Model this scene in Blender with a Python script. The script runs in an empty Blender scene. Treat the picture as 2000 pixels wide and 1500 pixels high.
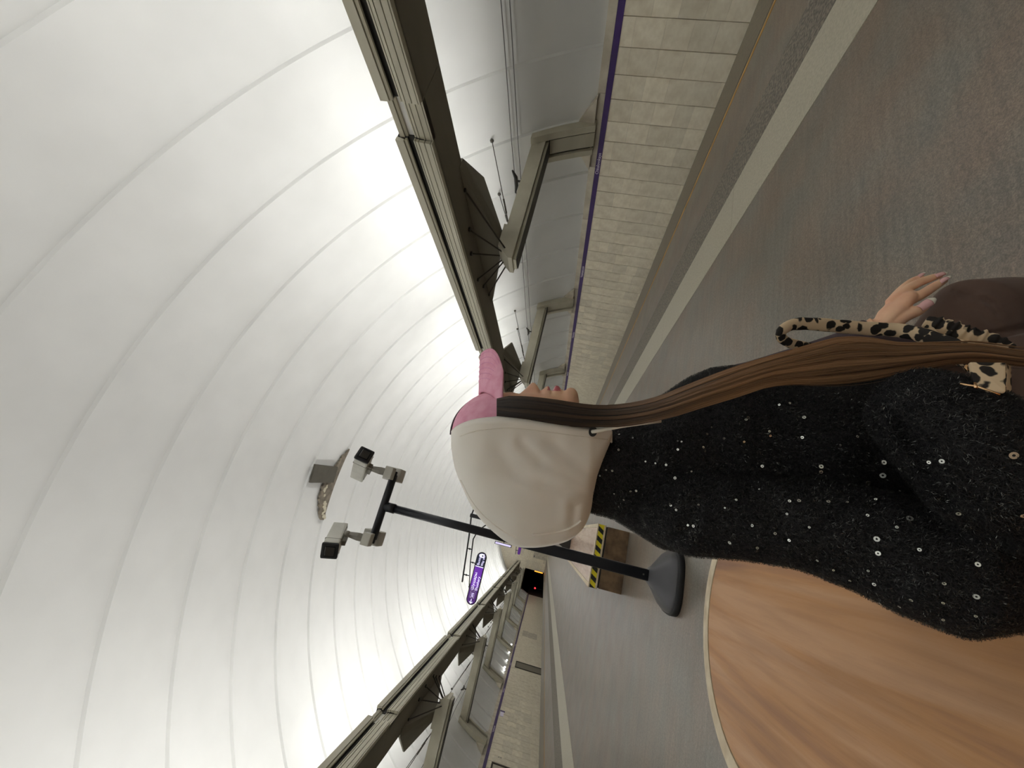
import bpy, bmesh, math, random
from mathutils import Vector, Matrix
from math import sin, cos, pi, sqrt
random.seed(7)
SC = bpy.context.scene
COL = SC.collection
# ---------------------------------------------------------------- camera
H = 1.15
RC = ((0.9188398, 0.2343407, 0.3175183), (-0.3430004, 0.0763560, 0.9362267), (0.1951516, -0.9691513, 0.1505379))
FPX = 783.05
CAM = Vector((0.1415, 0.0, H))
RIGHT = Vector([r[0] for r in RC]); DOWN = Vector([r[1] for r in RC]); FWD = Vector([r[2] for r in RC])
cd = bpy.data.cameras.new('camera'); cam = bpy.data.objects.new('camera', cd); COL.objects.link(cam)
cd.sensor_width = 36; cd.lens = FPX/2000*36; cd.clip_start = 0.02; cd.clip_end = 300
m = Matrix((DOWN, RIGHT, -FWD)).transposed().to_4x4(); m.translation = CAM
cam.matrix_world = m
SC.camera = cam
# ---------------------------------------------------------------- world, exposure
w = bpy.data.worlds.new('world'); SC.world = w; w.use_nodes = True
w.node_tree.nodes['Background'].inputs[0].default_value = (1.0, 0.98, 0.94, 1)
w.node_tree.nodes['Background'].inputs[1].default_value = 0.02
SC.view_settings.view_transform = 'Standard'; SC.view_settings.look = 'None'
SC.view_settings.exposure = 0.08; SC.view_settings.gamma = 1; SC.view_settings.use_curve_mapping = False
try:
    SC.cycles.max_bounces = 12; SC.cycles.diffuse_bounces = 8; SC.cycles.glossy_bounces = 4
except Exception: pass
PITCH = 7.62
GAP0 = 3.45
LAMP_IN = 136.0
LAMP_OUT = 48.0
def lamp(x, yc, L, s, dim=1.0):
    for sx, dirx, dirz, pw, sp in ((s, -0.55, 0.83, LAMP_IN, 172), (s, 0.86, 0.50, LAMP_OUT, 110)):
        l = bpy.data.lights.new('cornice_lamp', 'AREA'); l.shape = 'RECTANGLE'; l.size = 0.16; l.size_y = L
        l.energy = pw*dim*L/7.0; l.spread = math.radians(sp); l.color = (1.0, 0.99, 0.97)
        o = bpy.data.objects.new('cornice_lamp', l); COL.objects.link(o)
        z = Vector((-dirx*sx, 0, -dirz)).normalized()    # local z points away from the lit side
        yv = Vector((0, 1, 0)); xv = yv.cross(z)
        mm = Matrix((xv, yv, z)).transposed().to_4x4(); mm.translation = Vector(((x+(0.08 if dirx > 0 else -0.02))*sx, yc, 4.15)); o.matrix_world = mm
for s in (1, -1):
    for k in range(-4, 8):
        lamp(5.12, GAP0+0.5+PITCH*k+3.55, 6.9, s, 0.82 if k < 0 else (0.95 if k == 0 else 1.06))

# ---------------------------------------------------------------- materials
def newmat(name):
    mt = bpy.data.materials.new(name); mt.use_nodes = True
    nt = mt.node_tree; b = nt.nodes['Principled BSDF']
    return mt, nt, b
def col(c): return (c[0], c[1], c[2], 1)
def srgb(r, g, b):
    f = lambda v: (v/255/12.92) if v/255 <= 0.04045 else ((v/255+0.055)/1.055)**2.4
    return (f(r), f(g), f(b))
def mat(name, c, rough=0.5, metal=0.0, c2=None, scale=8.0, stretch=(1,1,1), detail=4, bump=0.0, bscale=None, spec=0.5, rnd=0.0, lo=0.35, hi=0.65, coat=0.0, trans=0, emit=None, es=0, sheen=0.0):
    mt, nt, b = newmat(name); N = nt.nodes; L = nt.links
    b.inputs['Roughness'].default_value = rough; b.inputs['Metallic'].default_value = metal
    b.inputs['Specular IOR Level'].default_value = spec
    b.inputs['Base Color'].default_value = col(c)
    if coat: b.inputs['Coat Weight'].default_value = coat
    if sheen: b.inputs['Sheen Weight'].default_value = sheen
    if emit:
        b.inputs['Emission Color'].default_value = col(emit); b.inputs['Emission Strength'].default_value = es
    tc = N.new('ShaderNodeTexCoord'); mp = N.new('ShaderNodeMapping'); mp.inputs['Scale'].default_value = stretch
    L.new(tc.outputs['Object'], mp.inputs['Vector'])
    out = None
    if c2 is not None:
        nz = N.new('ShaderNodeTexNoise'); nz.inputs['Scale'].default_value = scale; nz.inputs['Detail'].default_value = detail
        L.new(mp.outputs['Vector'], nz.inputs['Vector'])
        rp = N.new('ShaderNodeValToRGB'); rp.color_ramp.elements[0].position = lo; rp.color_ramp.elements[1].position = hi
        rp.color_ramp.elements[0].color = col(c); rp.color_ramp.elements[1].color = col(c2)
        L.new(nz.outputs['Fac'], rp.inputs['Fac']); out = rp.outputs['Color']
    if rnd:
        oi = N.new('ShaderNodeObjectInfo'); mr = N.new('ShaderNodeMapRange'); mr.inputs[3].default_value = 1-rnd; mr.inputs[4].default_value = 1+rnd
        L.new(oi.outputs['Random'], mr.inputs[0])
        mx = N.new('ShaderNodeVectorMath'); mx.operation = 'SCALE'
        if out is None: mx.inputs[0].default_value = c
        else: L.new(out, mx.inputs[0])
        L.new(mr.outputs[0], mx.inputs['Scale']); out = mx.outputs[0]
    if out is not None: L.new(out, b.inputs['Base Color'])
    if bump:
        n2 = N.new('ShaderNodeTexNoise'); n2.inputs['Scale'].default_value = bscale or scale*4; n2.inputs['Detail'].default_value = 5
        L.new(mp.outputs['Vector'], n2.inputs['Vector'])
        bp = N.new('ShaderNodeBump'); bp.inputs['Strength'].default_value = bump; bp.inputs['Distance'].default_value = 0.01
        L.new(n2.outputs['Fac'], bp.inputs['Height']); L.new(bp.outputs['Normal'], b.inputs['Normal'])
    return mt
M = {}
M['plaster'] = mat('white_plaster', (0.78,0.785,0.77), 0.75, c2=(0.71,0.715,0.70), scale=0.8, detail=3, lo=0.3, hi=0.75)
M['trough'] = mat('trough_white', (0.75,0.75,0.72), 0.6)
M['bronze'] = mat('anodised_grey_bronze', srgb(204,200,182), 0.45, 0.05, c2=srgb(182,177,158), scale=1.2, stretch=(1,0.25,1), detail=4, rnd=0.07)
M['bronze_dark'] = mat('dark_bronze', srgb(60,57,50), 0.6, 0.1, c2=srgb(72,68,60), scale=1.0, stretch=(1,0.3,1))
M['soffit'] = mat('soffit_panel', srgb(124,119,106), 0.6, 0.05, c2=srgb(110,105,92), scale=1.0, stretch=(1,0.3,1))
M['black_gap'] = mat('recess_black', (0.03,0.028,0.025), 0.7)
M['stone'] = mat('cream_marble', srgb(238,230,210), 0.34, c2=srgb(214,203,180), scale=5.0, stretch=(1,1,1.4), detail=8, rnd=0.10, lo=0.3, hi=0.75, bump=0.05)
M['stone_back'] = mat('wall_joint', srgb(70,64,55), 0.8)
M['ledge'] = mat('ledge_stone', srgb(205,197,180), 0.5, c2=srgb(182,173,156), scale=3, detail=6)
M['purple'] = mat('purple_band', srgb(62,32,110), 0.35, c2=srgb(56,28,98), scale=2)
M['white_paint'] = mat('white_paint', (0.8,0.8,0.82), 0.5)
M['lilac'] = mat('lilac_lettering', srgb(240,232,250), 0.5)
M['dark_number'] = mat('dark_number', (0.03,0.03,0.03), 0.5)
M['track'] = mat('track_ballast', (0.06,0.055,0.05), 0.9, c2=(0.1,0.09,0.08), scale=20)
M['rail'] = mat('rail_steel', (0.3,0.29,0.28), 0.35, 1.0)
M['black'] = mat('black_void', (0.003,0.003,0.003), 0.9, spec=0.0)
M['strip'] = mat('pale_granite_strip', srgb(178,172,154), 0.40, c2=srgb(160,154,136), scale=60, detail=6, lo=0.35, hi=0.65, bump=0.05)
M['yellow_line'] = mat('amber_line', srgb(196,150,70), 0.5, c2=srgb(170,128,60), scale=6)
M['edge'] = mat('platform_edge_granite', srgb(110,100,82), 0.35, c2=srgb(92,84,70), scale=30, detail=5)
M['tactile'] = mat('rough_granite_band', srgb(128,120,106), 0.65, c2=srgb(88,82,74), scale=40, detail=6, bump=0.7, bscale=60, lo=0.42, hi=0.58)
M['pole'] = mat('dark_powder_coat', srgb(38,40,46), 0.35, 0.2, c2=srgb(52,55,62), scale=2.5, stretch=(1,1,0.4))
M['cone'] = mat('grey_metal_cover', srgb(92,92,96), 0.42, 0.25, c2=srgb(84,84,88), scale=3)
M['rubber'] = mat('black_rubber', srgb(30,31,34), 0.6)
M['cam_white'] = mat('white_camera_shell', srgb(215,214,206), 0.4, c2=srgb(198,197,188), scale=6)
M['cam_grey'] = mat('grey_camera_bracket', srgb(140,136,128), 0.45, 0.2)
M['glass_dark'] = mat('dark_glass', (0.01,0.01,0.014), 0.08, spec=0.7)
M['screw'] = mat('steel_screw', (0.4,0.4,0.4), 0.3, 1.0)
M['hazard_y'] = mat('hazard_yellow', srgb(232,216,40), 0.4)
M['hazard_k'] = mat('hazard_black', (0.012,0.012,0.012), 0.4)
M['bench_trim'] = mat('cream_bench_edge', srgb(214,200,172), 0.5, c2=srgb(190,172,142), scale=14, detail=6)
M['brown_granite'] = mat('brown_granite', srgb(124,100,74), 0.3, c2=srgb(84,66,50), scale=9, detail=9, lo=0.35, hi=0.65)
M['sign_black'] = mat('sign_black', srgb(34,26,38), 0.3)
M['sign_navy'] = mat('sign_navy', (0,0,0), 0.3, emit=srgb(18,24,48), es=0.9)
M['sign_purple'] = mat('sign_purple', (0,0,0), 0.3, emit=srgb(112,46,176), es=0.85)
M['sign_purple_dark'] = mat('sign_purple_dark', (0,0,0), 0.3, emit=srgb(82,34,120), es=0.8)
M['sign_text'] = mat('sign_text', (0,0,0), 0.3, emit=srgb(225,218,252), es=1.6)
M['lightbox'] = mat('lightbox_white', (0,0,0), 0.3, emit=srgb(222,212,250), es=1.0)
M['amber'] = mat('amber_led', (0,0,0), 0.3, emit=(1.0,0.33,0.03), es=3.0)
M['red'] = mat('red_signal', (0,0,0), 0.3, emit=(1.0,0.03,0.04), es=3.0)
M['bulb'] = mat('white_bulb', (0,0,0), 0.3, emit=(1.0,0.98,0.92), es=8.0)
M['cable'] = mat('grey_cable', (0.09,0.085,0.08), 0.5)
M['wire'] = mat('dark_steel_rod', srgb(70,66,58), 0.35, 0.7)
M['concrete'] = mat('bare_concrete', srgb(140,130,114), 0.85, c2=srgb(108,100,88), scale=6, detail=8, bump=0.4)
M['flap'] = mat('grey_sheet', srgb(92,88,78), 0.7, c2=srgb(84,80,70), scale=4)
M['crumb'] = mat('flaking_plaster', srgb(205,198,176), 0.9)
M['door_grey'] = mat('grey_steel_door', srgb(120,114,100), 0.5)
# person
M['hood'] = mat('cream_hoodie_cloth', srgb(250,246,238), 0.95, c2=srgb(245,240,231), scale=7, spec=0.1, bump=0.05, bscale=900, sheen=0.2)
M['cord'] = mat('cream_cord', srgb(236,230,216), 0.9, bump=0.2, bscale=500)
M['sleeve'] = mat('mauve_grey_sleeve', srgb(98,86,90), 0.95, c2=srgb(84,74,78), scale=6, spec=0.1)
M['sweater'] = mat('black_knit', (0.010,0.010,0.012), 0.9, c2=(0.022,0.022,0.024), scale=120, spec=0.15, bump=1.0, bscale=420)
M['fuzz'] = mat('black_yarn_fibre', (0.010,0.010,0.011), 0.6, spec=0.35)
M['tinsel'] = mat('silver_lurex_fibre', (0.20,0.21,0.20), 0.25, 0.7)
M['sequin'] = mat('silver_sequin', (0.75,0.78,0.74), 0.22, 0.9)
M['pants'] = mat('brown_trouser_cloth', srgb(104,84,74), 0.85, c2=srgb(92,74,66), scale=5, spec=0.15, bump=0.1, bscale=700, sheen=0.1)
M['bar_gold'] = mat('gold_metal', (0.85,0.55,0.3), 0.22, 1.0)
M['lips'] = mat('pink_lips', srgb(206,98,108), 0.3)
M['nail'] = mat('pink_nail', srgb(226,178,178), 0.15, coat=0.5)
M['nail_tip'] = mat('white_nail_tip', srgb(240,236,222), 0.15, coat=0.5)
M['shoe'] = mat('dark_shoe', (0.03,0.03,0.03), 0.5)
def skin_mat():
    mt, nt, b = newmat('warm_skin'); N = nt.nodes; L = nt.links
    tc = N.new('ShaderNodeTexCoord'); nz = N.new('ShaderNodeTexNoise'); nz.inputs['Scale'].default_value = 22; nz.inputs['Detail'].default_value = 5
    L.new(tc.outputs['Object'], nz.inputs['Vector'])
    rp = N.new('ShaderNodeValToRGB'); rp.color_ramp.elements[0].position = .35; rp.color_ramp.elements[1].position = .7
    rp.color_ramp.elements[0].color = col(srgb(240,196,162)); rp.color_ramp.elements[1].color = col(srgb(232,178,146))
    L.new(nz.outputs['Fac'], rp.inputs['Fac']); L.new(rp.outputs['Color'], b.inputs['Base Color'])
    b.inputs['Roughness'].default_value = 0.5; b.inputs['Subsurface Weight'].default_value = 0.12
    b.inputs['Subsurface Radius'].default_value = (0.01,0.004,0.002); b.inputs['Subsurface Scale'].default_value = 1.0
    return mt
M['skin'] = skin_mat()
def floor_mat():
    mt, nt, b = newmat('polished_granite_floor'); N = nt.nodes; L = nt.links
    tc = N.new('ShaderNodeTexCoord')
    def noise(sc, det, st=(1,1,1)):
        mp = N.new('ShaderNodeMapping'); mp.inputs['Scale'].default_value = st; L.new(tc.outputs['Object'], mp.inputs['Vector'])
        nz = N.new('ShaderNodeTexNoise'); nz.inputs['Scale'].default_value = sc; nz.inputs['Detail'].default_value = det
        L.new(mp.outputs['Vector'], nz.inputs['Vector']); return nz.outputs['Fac']
    def ramp(f, a, bb, p0, p1):
        rp = N.new('ShaderNodeValToRGB'); rp.color_ramp.elements[0].position = p0; rp.color_ramp.elements[1].position = p1
        rp.color_ramp.elements[0].color = col(a); rp.color_ramp.elements[1].color = col(bb); L.new(f, rp.inputs['Fac']); return rp.outputs['Color']
    def mixc(f, a, b2, fac=None, mode='MIX'):
        mx = N.new('ShaderNodeMix'); mx.data_type = 'RGBA'; mx.blend_type = mode
        if f is None: mx.inputs[0].default_value = fac
        else: L.new(f, mx.inputs[0])
        L.new(a, mx.inputs[6]); L.new(b2, mx.inputs[7]); return mx.outputs[2]
    base = ramp(noise(1.6, 8, (1,0.6,1)), srgb(103,97,88), srgb(125,119,110), 0.3, 0.7)
    rust = ramp(noise(2.3, 9), srgb(128,102,82), srgb(110,104,94), 0.38, 0.62)
    c = mixc(None, base, rust, 0.45)
    gr = ramp(noise(55, 4), (0.55,0.55,0.55), (1.3,1.3,1.3), 0.35, 0.65)
    c = mixc(None, c, gr, 0.5, 'MULTIPLY')
    gr2 = ramp(noise(170, 3), (0.5,0.5,0.5), (1.4,1.4,1.35), 0.38, 0.62)
    c = mixc(None, c, gr2, 0.5, 'MULTIPLY')
    gr3 = ramp(noise(3.0, 7, (0.9, 9, 1)), (0.78,0.78,0.79), (1.2,1.19,1.17), 0.36, 0.66)
    c = mixc(None, c, gr3, 0.55, 'MULTIPLY')
    L.new(c, b.inputs['Base Color'])
    rr = N.new('ShaderNodeMapRange'); rr.inputs[3].default_value = 0.28; rr.inputs[4].default_value = 0.42
    L.new(noise(3, 5), rr.inputs[0]); L.new(rr.outputs[0], b.inputs['Roughness'])
    b.inputs['Specular IOR Level'].default_value = 0.75
    bp = N.new('ShaderNodeBump'); bp.inputs['Strength'].default_value = 0.12; bp.inputs['Distance'].default_value = 0.004
    L.new(noise(45, 4), bp.inputs['Height']); L.new(bp.outputs['Normal'], b.inputs['Normal'])
    return mt
M['floor'] = floor_mat()
def wood_mat(name, a, b2, c3, rough):
    mt, nt, b = newmat(name); N = nt.nodes; L = nt.links
    tc = N.new('ShaderNodeTexCoord'); mp = N.new('ShaderNodeMapping'); mp.inputs['Scale'].default_value = (9, 0.7, 3); mp.inputs['Rotation'].default_value = (0,0,math.radians(-3))
    L.new(tc.outputs['Object'], mp.inputs['Vector'])
    nz = N.new('ShaderNodeTexNoise'); nz.inputs['Scale'].default_value = 1.2; nz.inputs['Detail'].default_value = 9; nz.inputs['Distortion'].default_value = 0.5
    L.new(mp.outputs['Vector'], nz.inputs['Vector'])
    rp = N.new('ShaderNodeValToRGB'); e = rp.color_ramp.elements
    e[0].position = 0.28; e[0].color = col(c3); e[1].position = 0.72; e[1].color = col(a)
    x = e.new(0.44); x.color = col(b2); x = e.new(0.56); x.color = col(a)
    L.new(nz.outputs['Fac'], rp.inputs['Fac'])
    n3 = N.new('ShaderNodeTexNoise'); n3.inputs['Scale'].default_value = 3.2; n3.inputs['Detail'].default_value = 8; n3.inputs['Distortion'].default_value = 0.3
    L.new(mp.outputs['Vector'], n3.inputs['Vector']); r3 = N.new('ShaderNodeValToRGB'); r3.color_ramp.elements[0].position = 0.36; r3.color_ramp.elements[0].color = (0.70,0.64,0.58,1)
    r3.color_ramp.elements[1].position = 0.56; r3.color_ramp.elements[1].color = (1.06,1.05,1.03,1); L.new(n3.outputs['Fac'], r3.inputs['Fac'])
    mxw = N.new('ShaderNodeMix'); mxw.data_type = 'RGBA'; mxw.blend_type = 'MULTIPLY'; mxw.inputs[0].default_value = 0.45
    L.new(rp.outputs['Color'], mxw.inputs[6]); L.new(r3.outputs['Color'], mxw.inputs[7]); L.new(mxw.outputs[2], b.inputs['Base Color'])
    n2 = N.new('ShaderNodeTexNoise'); n2.inputs['Scale'].default_value = 9; n2.inputs['Detail'].default_value = 6; L.new(mp.outputs['Vector'], n2.inputs['Vector'])
    bp = N.new('ShaderNodeBump'); bp.inputs['Strength'].default_value = 0.25; bp.inputs['Distance'].default_value = 0.004
    L.new(n2.outputs['Fac'], bp.inputs['Height']); L.new(bp.outputs['Normal'], b.inputs['Normal'])
    b.inputs['Roughness'].default_value = rough
    return mt
M['wood'] = wood_mat('warm_wood_laminate', srgb(190,146,106), srgb(180,130,80), srgb(148,102,70), 0.45)
M['wood_far'] = wood_mat('rosy_lacquered_wood', srgb(200,172,152), srgb(192,162,142), srgb(178,146,126), 0.22)
def pink_mat():
    mt, nt, b = newmat('pink_cord_cloth'); N = nt.nodes; L = nt.links
    tc = N.new('ShaderNodeTexCoord'); nz = N.new('ShaderNodeTexNoise'); nz.inputs['Scale'].default_value = 60; nz.inputs['Detail'].default_value = 4
    L.new(tc.outputs['Object'], nz.inputs['Vector'])
    rp = N.new('ShaderNodeValToRGB'); rp.color_ramp.elements[0].color = col(srgb(236,164,190)); rp.color_ramp.elements[1].color = col(srgb(246,186,208))
    rp.color_ramp.elements[0].position = .35; rp.color_ramp.elements[1].position = .65
    L.new(nz.outputs['Fac'], rp.inputs['Fac']); L.new(rp.outputs['Color'], b.inputs['Base Color']); b.inputs['Roughness'].default_value = .9
    n2 = N.new('ShaderNodeTexNoise'); n2.inputs['Scale'].default_value = 700; L.new(tc.outputs['Object'], n2.inputs['Vector'])
    bp = N.new('ShaderNodeBump'); bp.inputs['Strength'].default_value = .5; bp.inputs['Distance'].default_value = .001
    L.new(n2.outputs['Fac'], bp.inputs['Height']); L.new(bp.outputs['Normal'], b.inputs['Normal'])
    return mt
M['pink'] = pink_mat()
M['pink_thread'] = mat('pink_thread', srgb(232,158,198), 0.8)
M['cap_strap'] = mat('dark_cap_seam', srgb(70,52,60), 0.8)
def leopard_mat():
    mt, nt, b = newmat('leopard_print'); N = nt.nodes; L = nt.links
    tc = N.new('ShaderNodeTexCoord')
    vo = N.new('ShaderNodeTexVoronoi'); vo.inputs['Scale'].default_value = 58; vo.inputs['Randomness'].default_value = 0.8
    nz = N.new('ShaderNodeTexNoise'); nz.inputs['Scale'].default_value = 60
    L.new(tc.outputs['Object'], nz.inputs['Vector'])
    ad = N.new('ShaderNodeVectorMath'); ad.operation = 'MULTIPLY_ADD'; ad.inputs[1].default_value = (0.012,0.012,0.012)
    L.new(nz.outputs['Color'], ad.inputs[0]); L.new(tc.outputs['Object'], ad.inputs[2]); L.new(ad.outputs[0], vo.inputs['Vector'])
    rp = N.new('ShaderNodeValToRGB'); e = rp.color_ramp.elements; e[0].position = 0.46; e[0].color = (0.012,0.009,0.007,1)
    e[1].position = 0.52; e[1].color = col(srgb(214,190,156))
    L.new(vo.outputs['Distance'], rp.inputs['Fac']); L.new(rp.outputs['Color'], b.inputs['Base Color']); b.inputs['Roughness'].default_value = .8
    return mt
M['leopard'] = leopard_mat()
def hair_mat(name, a, bcol, zlo, zhi):
    # hair colour follows the tone attribute: dark at the top, lighter brown in the lengths
    mt, nt, b = newmat(name); N = nt.nodes; L = nt.links
    at = N.new('ShaderNodeAttribute'); at.attribute_name = 'tone'
    rp = N.new('ShaderNodeValToRGB'); rp.color_ramp.elements[0].color = col(a); rp.color_ramp.elements[1].color = col(bcol)
    L.new(at.outputs['Fac'], rp.inputs['Fac']); L.new(rp.outputs['Color'], b.inputs['Base Color'])
    b.inputs['Roughness'].default_value = .42; b.inputs['Specular IOR Level'].default_value = .5
    return mt
M['hair'] = hair_mat('brown_hair', srgb(30,24,21), srgb(158,120,86), 0, 1)

# ---------------------------------------------------------------- helpers
def link(name, me, mats, parent=None, loc=None):
    o = bpy.data.objects.new(name, me); COL.objects.link(o)
    if loc is not None: o.location = loc
    for mt in (mats if isinstance(mats, (list, tuple)) else [mats]):
        if mt and mt.name not in [x.name for x in me.materials if x]: me.materials.append(mt)
    if parent is not None:
        o.parent = parent
        if loc is None: o.matrix_parent_inverse = Matrix.Translation(-absloc(parent))
    return o
def absloc(o):
    v = Vector(o.location)
    if o.parent is not None:
        v = v + o.matrix_parent_inverse.translation + absloc(o.parent)
    return v
def obj(name, bm, mt, parent=None, smooth=False, loc=None, mi=None):
    me = bpy.data.meshes.new(name); bmesh.ops.recalc_face_normals(bm, faces=bm.faces); bm.to_mesh(me); bm.free()
    if smooth:
        for p in me.polygons: p.use_smooth = True
    return link(name, me, mt, parent, loc)
def tag(o, label=None, cat=None, group=None, kind=None):
    if label: o['label'] = label
    if cat: o['category'] = cat
    if group: o['group'] = group
    if kind: o['kind'] = kind
    return o
def empty(name, loc=(0,0,0), parent=None):
    o = bpy.data.objects.new(name, None); o.empty_display_size = 0.1; COL.objects.link(o); o.location = loc
    if parent is not None:
        o.parent = parent; o.matrix_parent_inverse = Matrix.Translation(-absloc(parent))
    return o
def copy_tree(o, off=None, parent=None):
    c = o.copy(); COL.objects.link(c); inv = o.matrix_parent_inverse.copy()
    if parent is not None: c.parent = parent; c.matrix_parent_inverse = inv
    if off is not None: c.location = Vector(o.location)+Vector(off)
    for ch in list(o.children): copy_tree(ch, None, c)
    return c
def box(bm, x0, x1, y0, y1, z0, z1, bev=0):
    vs = [bm.verts.new((x, y, z)) for x in (x0, x1) for y in (y0, y1) for z in (z0, z1)]
    fs = [(0,1,3,2),(4,6,7,5),(0,4,5,1),(2,3,7,6),(0,2,6,4),(1,5,7,3)]
    F = [bm.faces.new([vs[i] for i in f]) for f in fs]
    if bev:
        es = list({e for f in F for e in f.edges})
        bmesh.ops.bevel(bm, geom=es, offset=bev, segments=2, affect='EDGES', profile=0.6)
def prism(bm, poly, y0, y1, axis='y', sx=1):
    """extrude a closed polygon. axis y: poly (x,z); axis x: poly (y,z); axis z: poly (x,y)"""
    def P(a, b, t):
        if axis == 'y': return (a*sx, t, b)
        if axis == 'x': return (t*sx, a, b)
        return (a*sx, b, t)
    A = [bm.verts.new(P(a, b, y0)) for a, b in poly]; B = [bm.verts.new(P(a, b, y1)) for a, b in poly]
    n = len(poly); bm.faces.new(A); bm.faces.new(B[::-1])
    for i in range(n): bm.faces.new((A[i], B[i], B[(i+1) % n], A[(i+1) % n]))
def tube(bm, pts, r, seg=8, cap=True, flat=1.0):
    pts = [Vector(p) for p in pts]; n = len(pts); rs = r if isinstance(r, (list, tuple)) else [r]*n
    rings = []; prev = None
    for i, p in enumerate(pts):
        t = (pts[min(i+1, n-1)]-pts[max(i-1, 0)]).normalized()
        if prev is None:
            up = Vector((0,0,1)) if abs(t.z) < .9 else Vector((0,1,0))
            a = t.cross(up).normalized()
        else:
            a = (prev - t*prev.dot(t)).normalized()
        prev = a; b = t.cross(a)
        rings.append([bm.verts.new(p+a*cos(2*pi*k/seg)*rs[i]+b*sin(2*pi*k/seg)*rs[i]*flat) for k in range(seg)])
    for i in range(n-1):
        for k in range(seg):
            bm.faces.new((rings[i][k], rings[i][(k+1) % seg], rings[i+1][(k+1) % seg], rings[i+1][k]))
    if cap: bm.faces.new(rings[0][::-1]); bm.faces.new(rings[-1])
    return rings
def quick_box(name, b, mt, parent=None, bev=0, loc=None):
    bm = bmesh.new(); box(bm, *b, bev=bev); return obj(name, bm, mt, parent, loc=loc)
def text(name, s, size, mt, origin, right, up, parent, extrude=0.002, align='LEFT', xs=1.0):
    cu = bpy.data.curves.new(name, 'FONT'); cu.body = s; cu.size = size; cu.extrude = extrude; cu.align_x = align; cu.resolution_u = 3
    to = bpy.data.objects.new('t', cu); COL.objects.link(to)
    dg = bpy.context.evaluated_depsgraph_get(); me = bpy.data.meshes.new_from_object(to.evaluated_get(dg))
    bpy.data.objects.remove(to)
    r = Vector(right).normalized(); u = Vector(up).normalized(); n = r.cross(u)
    mm = Matrix((r*xs, u, n)).transposed().to_4x4(); mm.translation = Vector(origin); me.transform(mm)
    me.materials.clear()
    return link(name, me, mt, parent)

# ================================================================ SETTING
Y0, Y1 = -28.0, 68.0
EDGE = 6.04; WX = 9.3; ZC = -2.0; RV = 10.08
# floor: platform slab with inlays
fl = quick_box('floor', (-EDGE, EDGE, Y0, Y1, -1.15, 0.0), M['floor']); tag(fl, 'polished grey-brown granite platform floor', kind='structure')
k = 1
for s, side in ((1, 'right'), (-1, 'left')):
    a, b = sorted((s*3.10, s*3.70))
    bm = bmesh.new(); t = empty('trim_%d' % k); k += 1; tag(t, 'pale granite guide strip set in the platform floor on the %s' % side, kind='structure')
    y = Y0
    L = 2.4
    me0 = None
    while y < Y1-0.1:
        if me0 is None:
            bm.free(); bm = bmesh.new(); box(bm, a, b, 0.002, L-0.002, 0.0, 0.004)
            o = obj('strip_slab', bm, M['strip'], t, loc=Vector((0, y, 0))); me0 = o.data
        else:
            link('strip_slab', me0, M['strip'], t, Vector((0, y, 0)))
        y += L
    a, b = sorted((s*3.70, s*4.25)); o = quick_box('rough_band', (a, b, Y0, Y1, 0, 0.003), M['tactile'], t)
    a, b = sorted((s*5.30, s*5.345)); quick_box('amber_line', (a, b, Y0, Y1, 0, 0.005), M['yellow_line'], t)
    a, b = sorted((s*5.40, s*(EDGE+0.03))); quick_box('edge_stone', (a, b, Y0, Y1, -0.12, 0.004), M['edge'], t)
# track beds
for s, side in ((1, 'right'), (-1, 'left')):
    a, b = sorted((s*EDGE, s*WX)); o = quick_box('trim_%d' % k, (a, b, Y0, Y1+12, -1.3, -1.15), M['track']); k += 1
    tag(o, '%s track bed below the platform edge' % side, kind='structure')
    for xr in (6.9, 8.42):
        quick_box('rail', (s*xr-0.035, s*xr+0.035, Y0, Y1+12, -1.15, -1.0), M['rail'], o)
# vault: shell and rings
RP = 1.52; RY0 = 5.27
def theta_at(z): return math.asin((z-ZC)/RV)
tA = theta_at(1.86)
bm = bmesh.new()
nT = 48
prevr = None
for yy in (Y0-0.3, Y1+0.3):
    ring = []
    for i in range(nT+1):
        th = tA-0.02+(pi-2*tA+0.04)*i/nT; ring.append(bm.verts.new((cos(th)*(RV+0.35), yy, ZC+sin(th)*(RV+0.35))))
    if prevr:
        for i in range(nT): bm.faces.new((prevr[i], prevr[i+1], ring[i+1], ring[i]))
    prevr = ring
ceil = obj('ceiling', bm, M['plaster']); tag(ceil, 'high white vaulted ceiling made of scalloped rings', kind='structure')
def ring_mesh():
    bm = bmesh.new(); nS = 10; nT = 96; rows = []
    for j in range(nS+1):
        u = j/nS; y = u*RP; sag = 0.05*sin(pi/2*u)
        r = RV+sag; y = y if j else 0.03
        rows.append([bm.verts.new((cos(tA+(pi-2*tA)*i/nT)*r, y, ZC+sin(tA+(pi-2*tA)*i/nT)*r)) for i in range(nT+1)])
    for j in range(nS):
        for i in range(nT): bm.faces.new((rows[j][i], rows[j][i+1], rows[j+1][i+1], rows[j+1][i])).smooth = True
    for (ra, rb, ya, yb) in ((RV+0.05, RV, RP-0.0, RP+0.03),):   # the step at the joint
        A = [bm.verts.new((cos(tA+(pi-2*tA)*i/nT)*ra, ya, ZC+sin(tA+(pi-2*tA)*i/nT)*ra)) for i in range(nT+1)]
        B = [bm.verts.new((cos(tA+(pi-2*tA)*i/nT)*rb, yb, ZC+sin(tA+(pi-2*tA)*i/nT)*rb)) for i in range(nT+1)]
        for i in range(nT): bm.faces.new((A[i], A[i+1], B[i+1], B[i]))
    me = bpy.data.meshes.new('ceiling_ring'); bmesh.ops.recalc_face_normals(bm, faces=bm.faces); bm.to_mesh(me); bm.free()
    return me
rm = ring_mesh()
kr = math.floor((Y0-RY0)/RP)
while RY0+kr*RP < Y1:
    link('ceiling_ring', rm, M['plaster'], ceil, Vector((0, RY0+kr*RP, 0))); kr += 1
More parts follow.
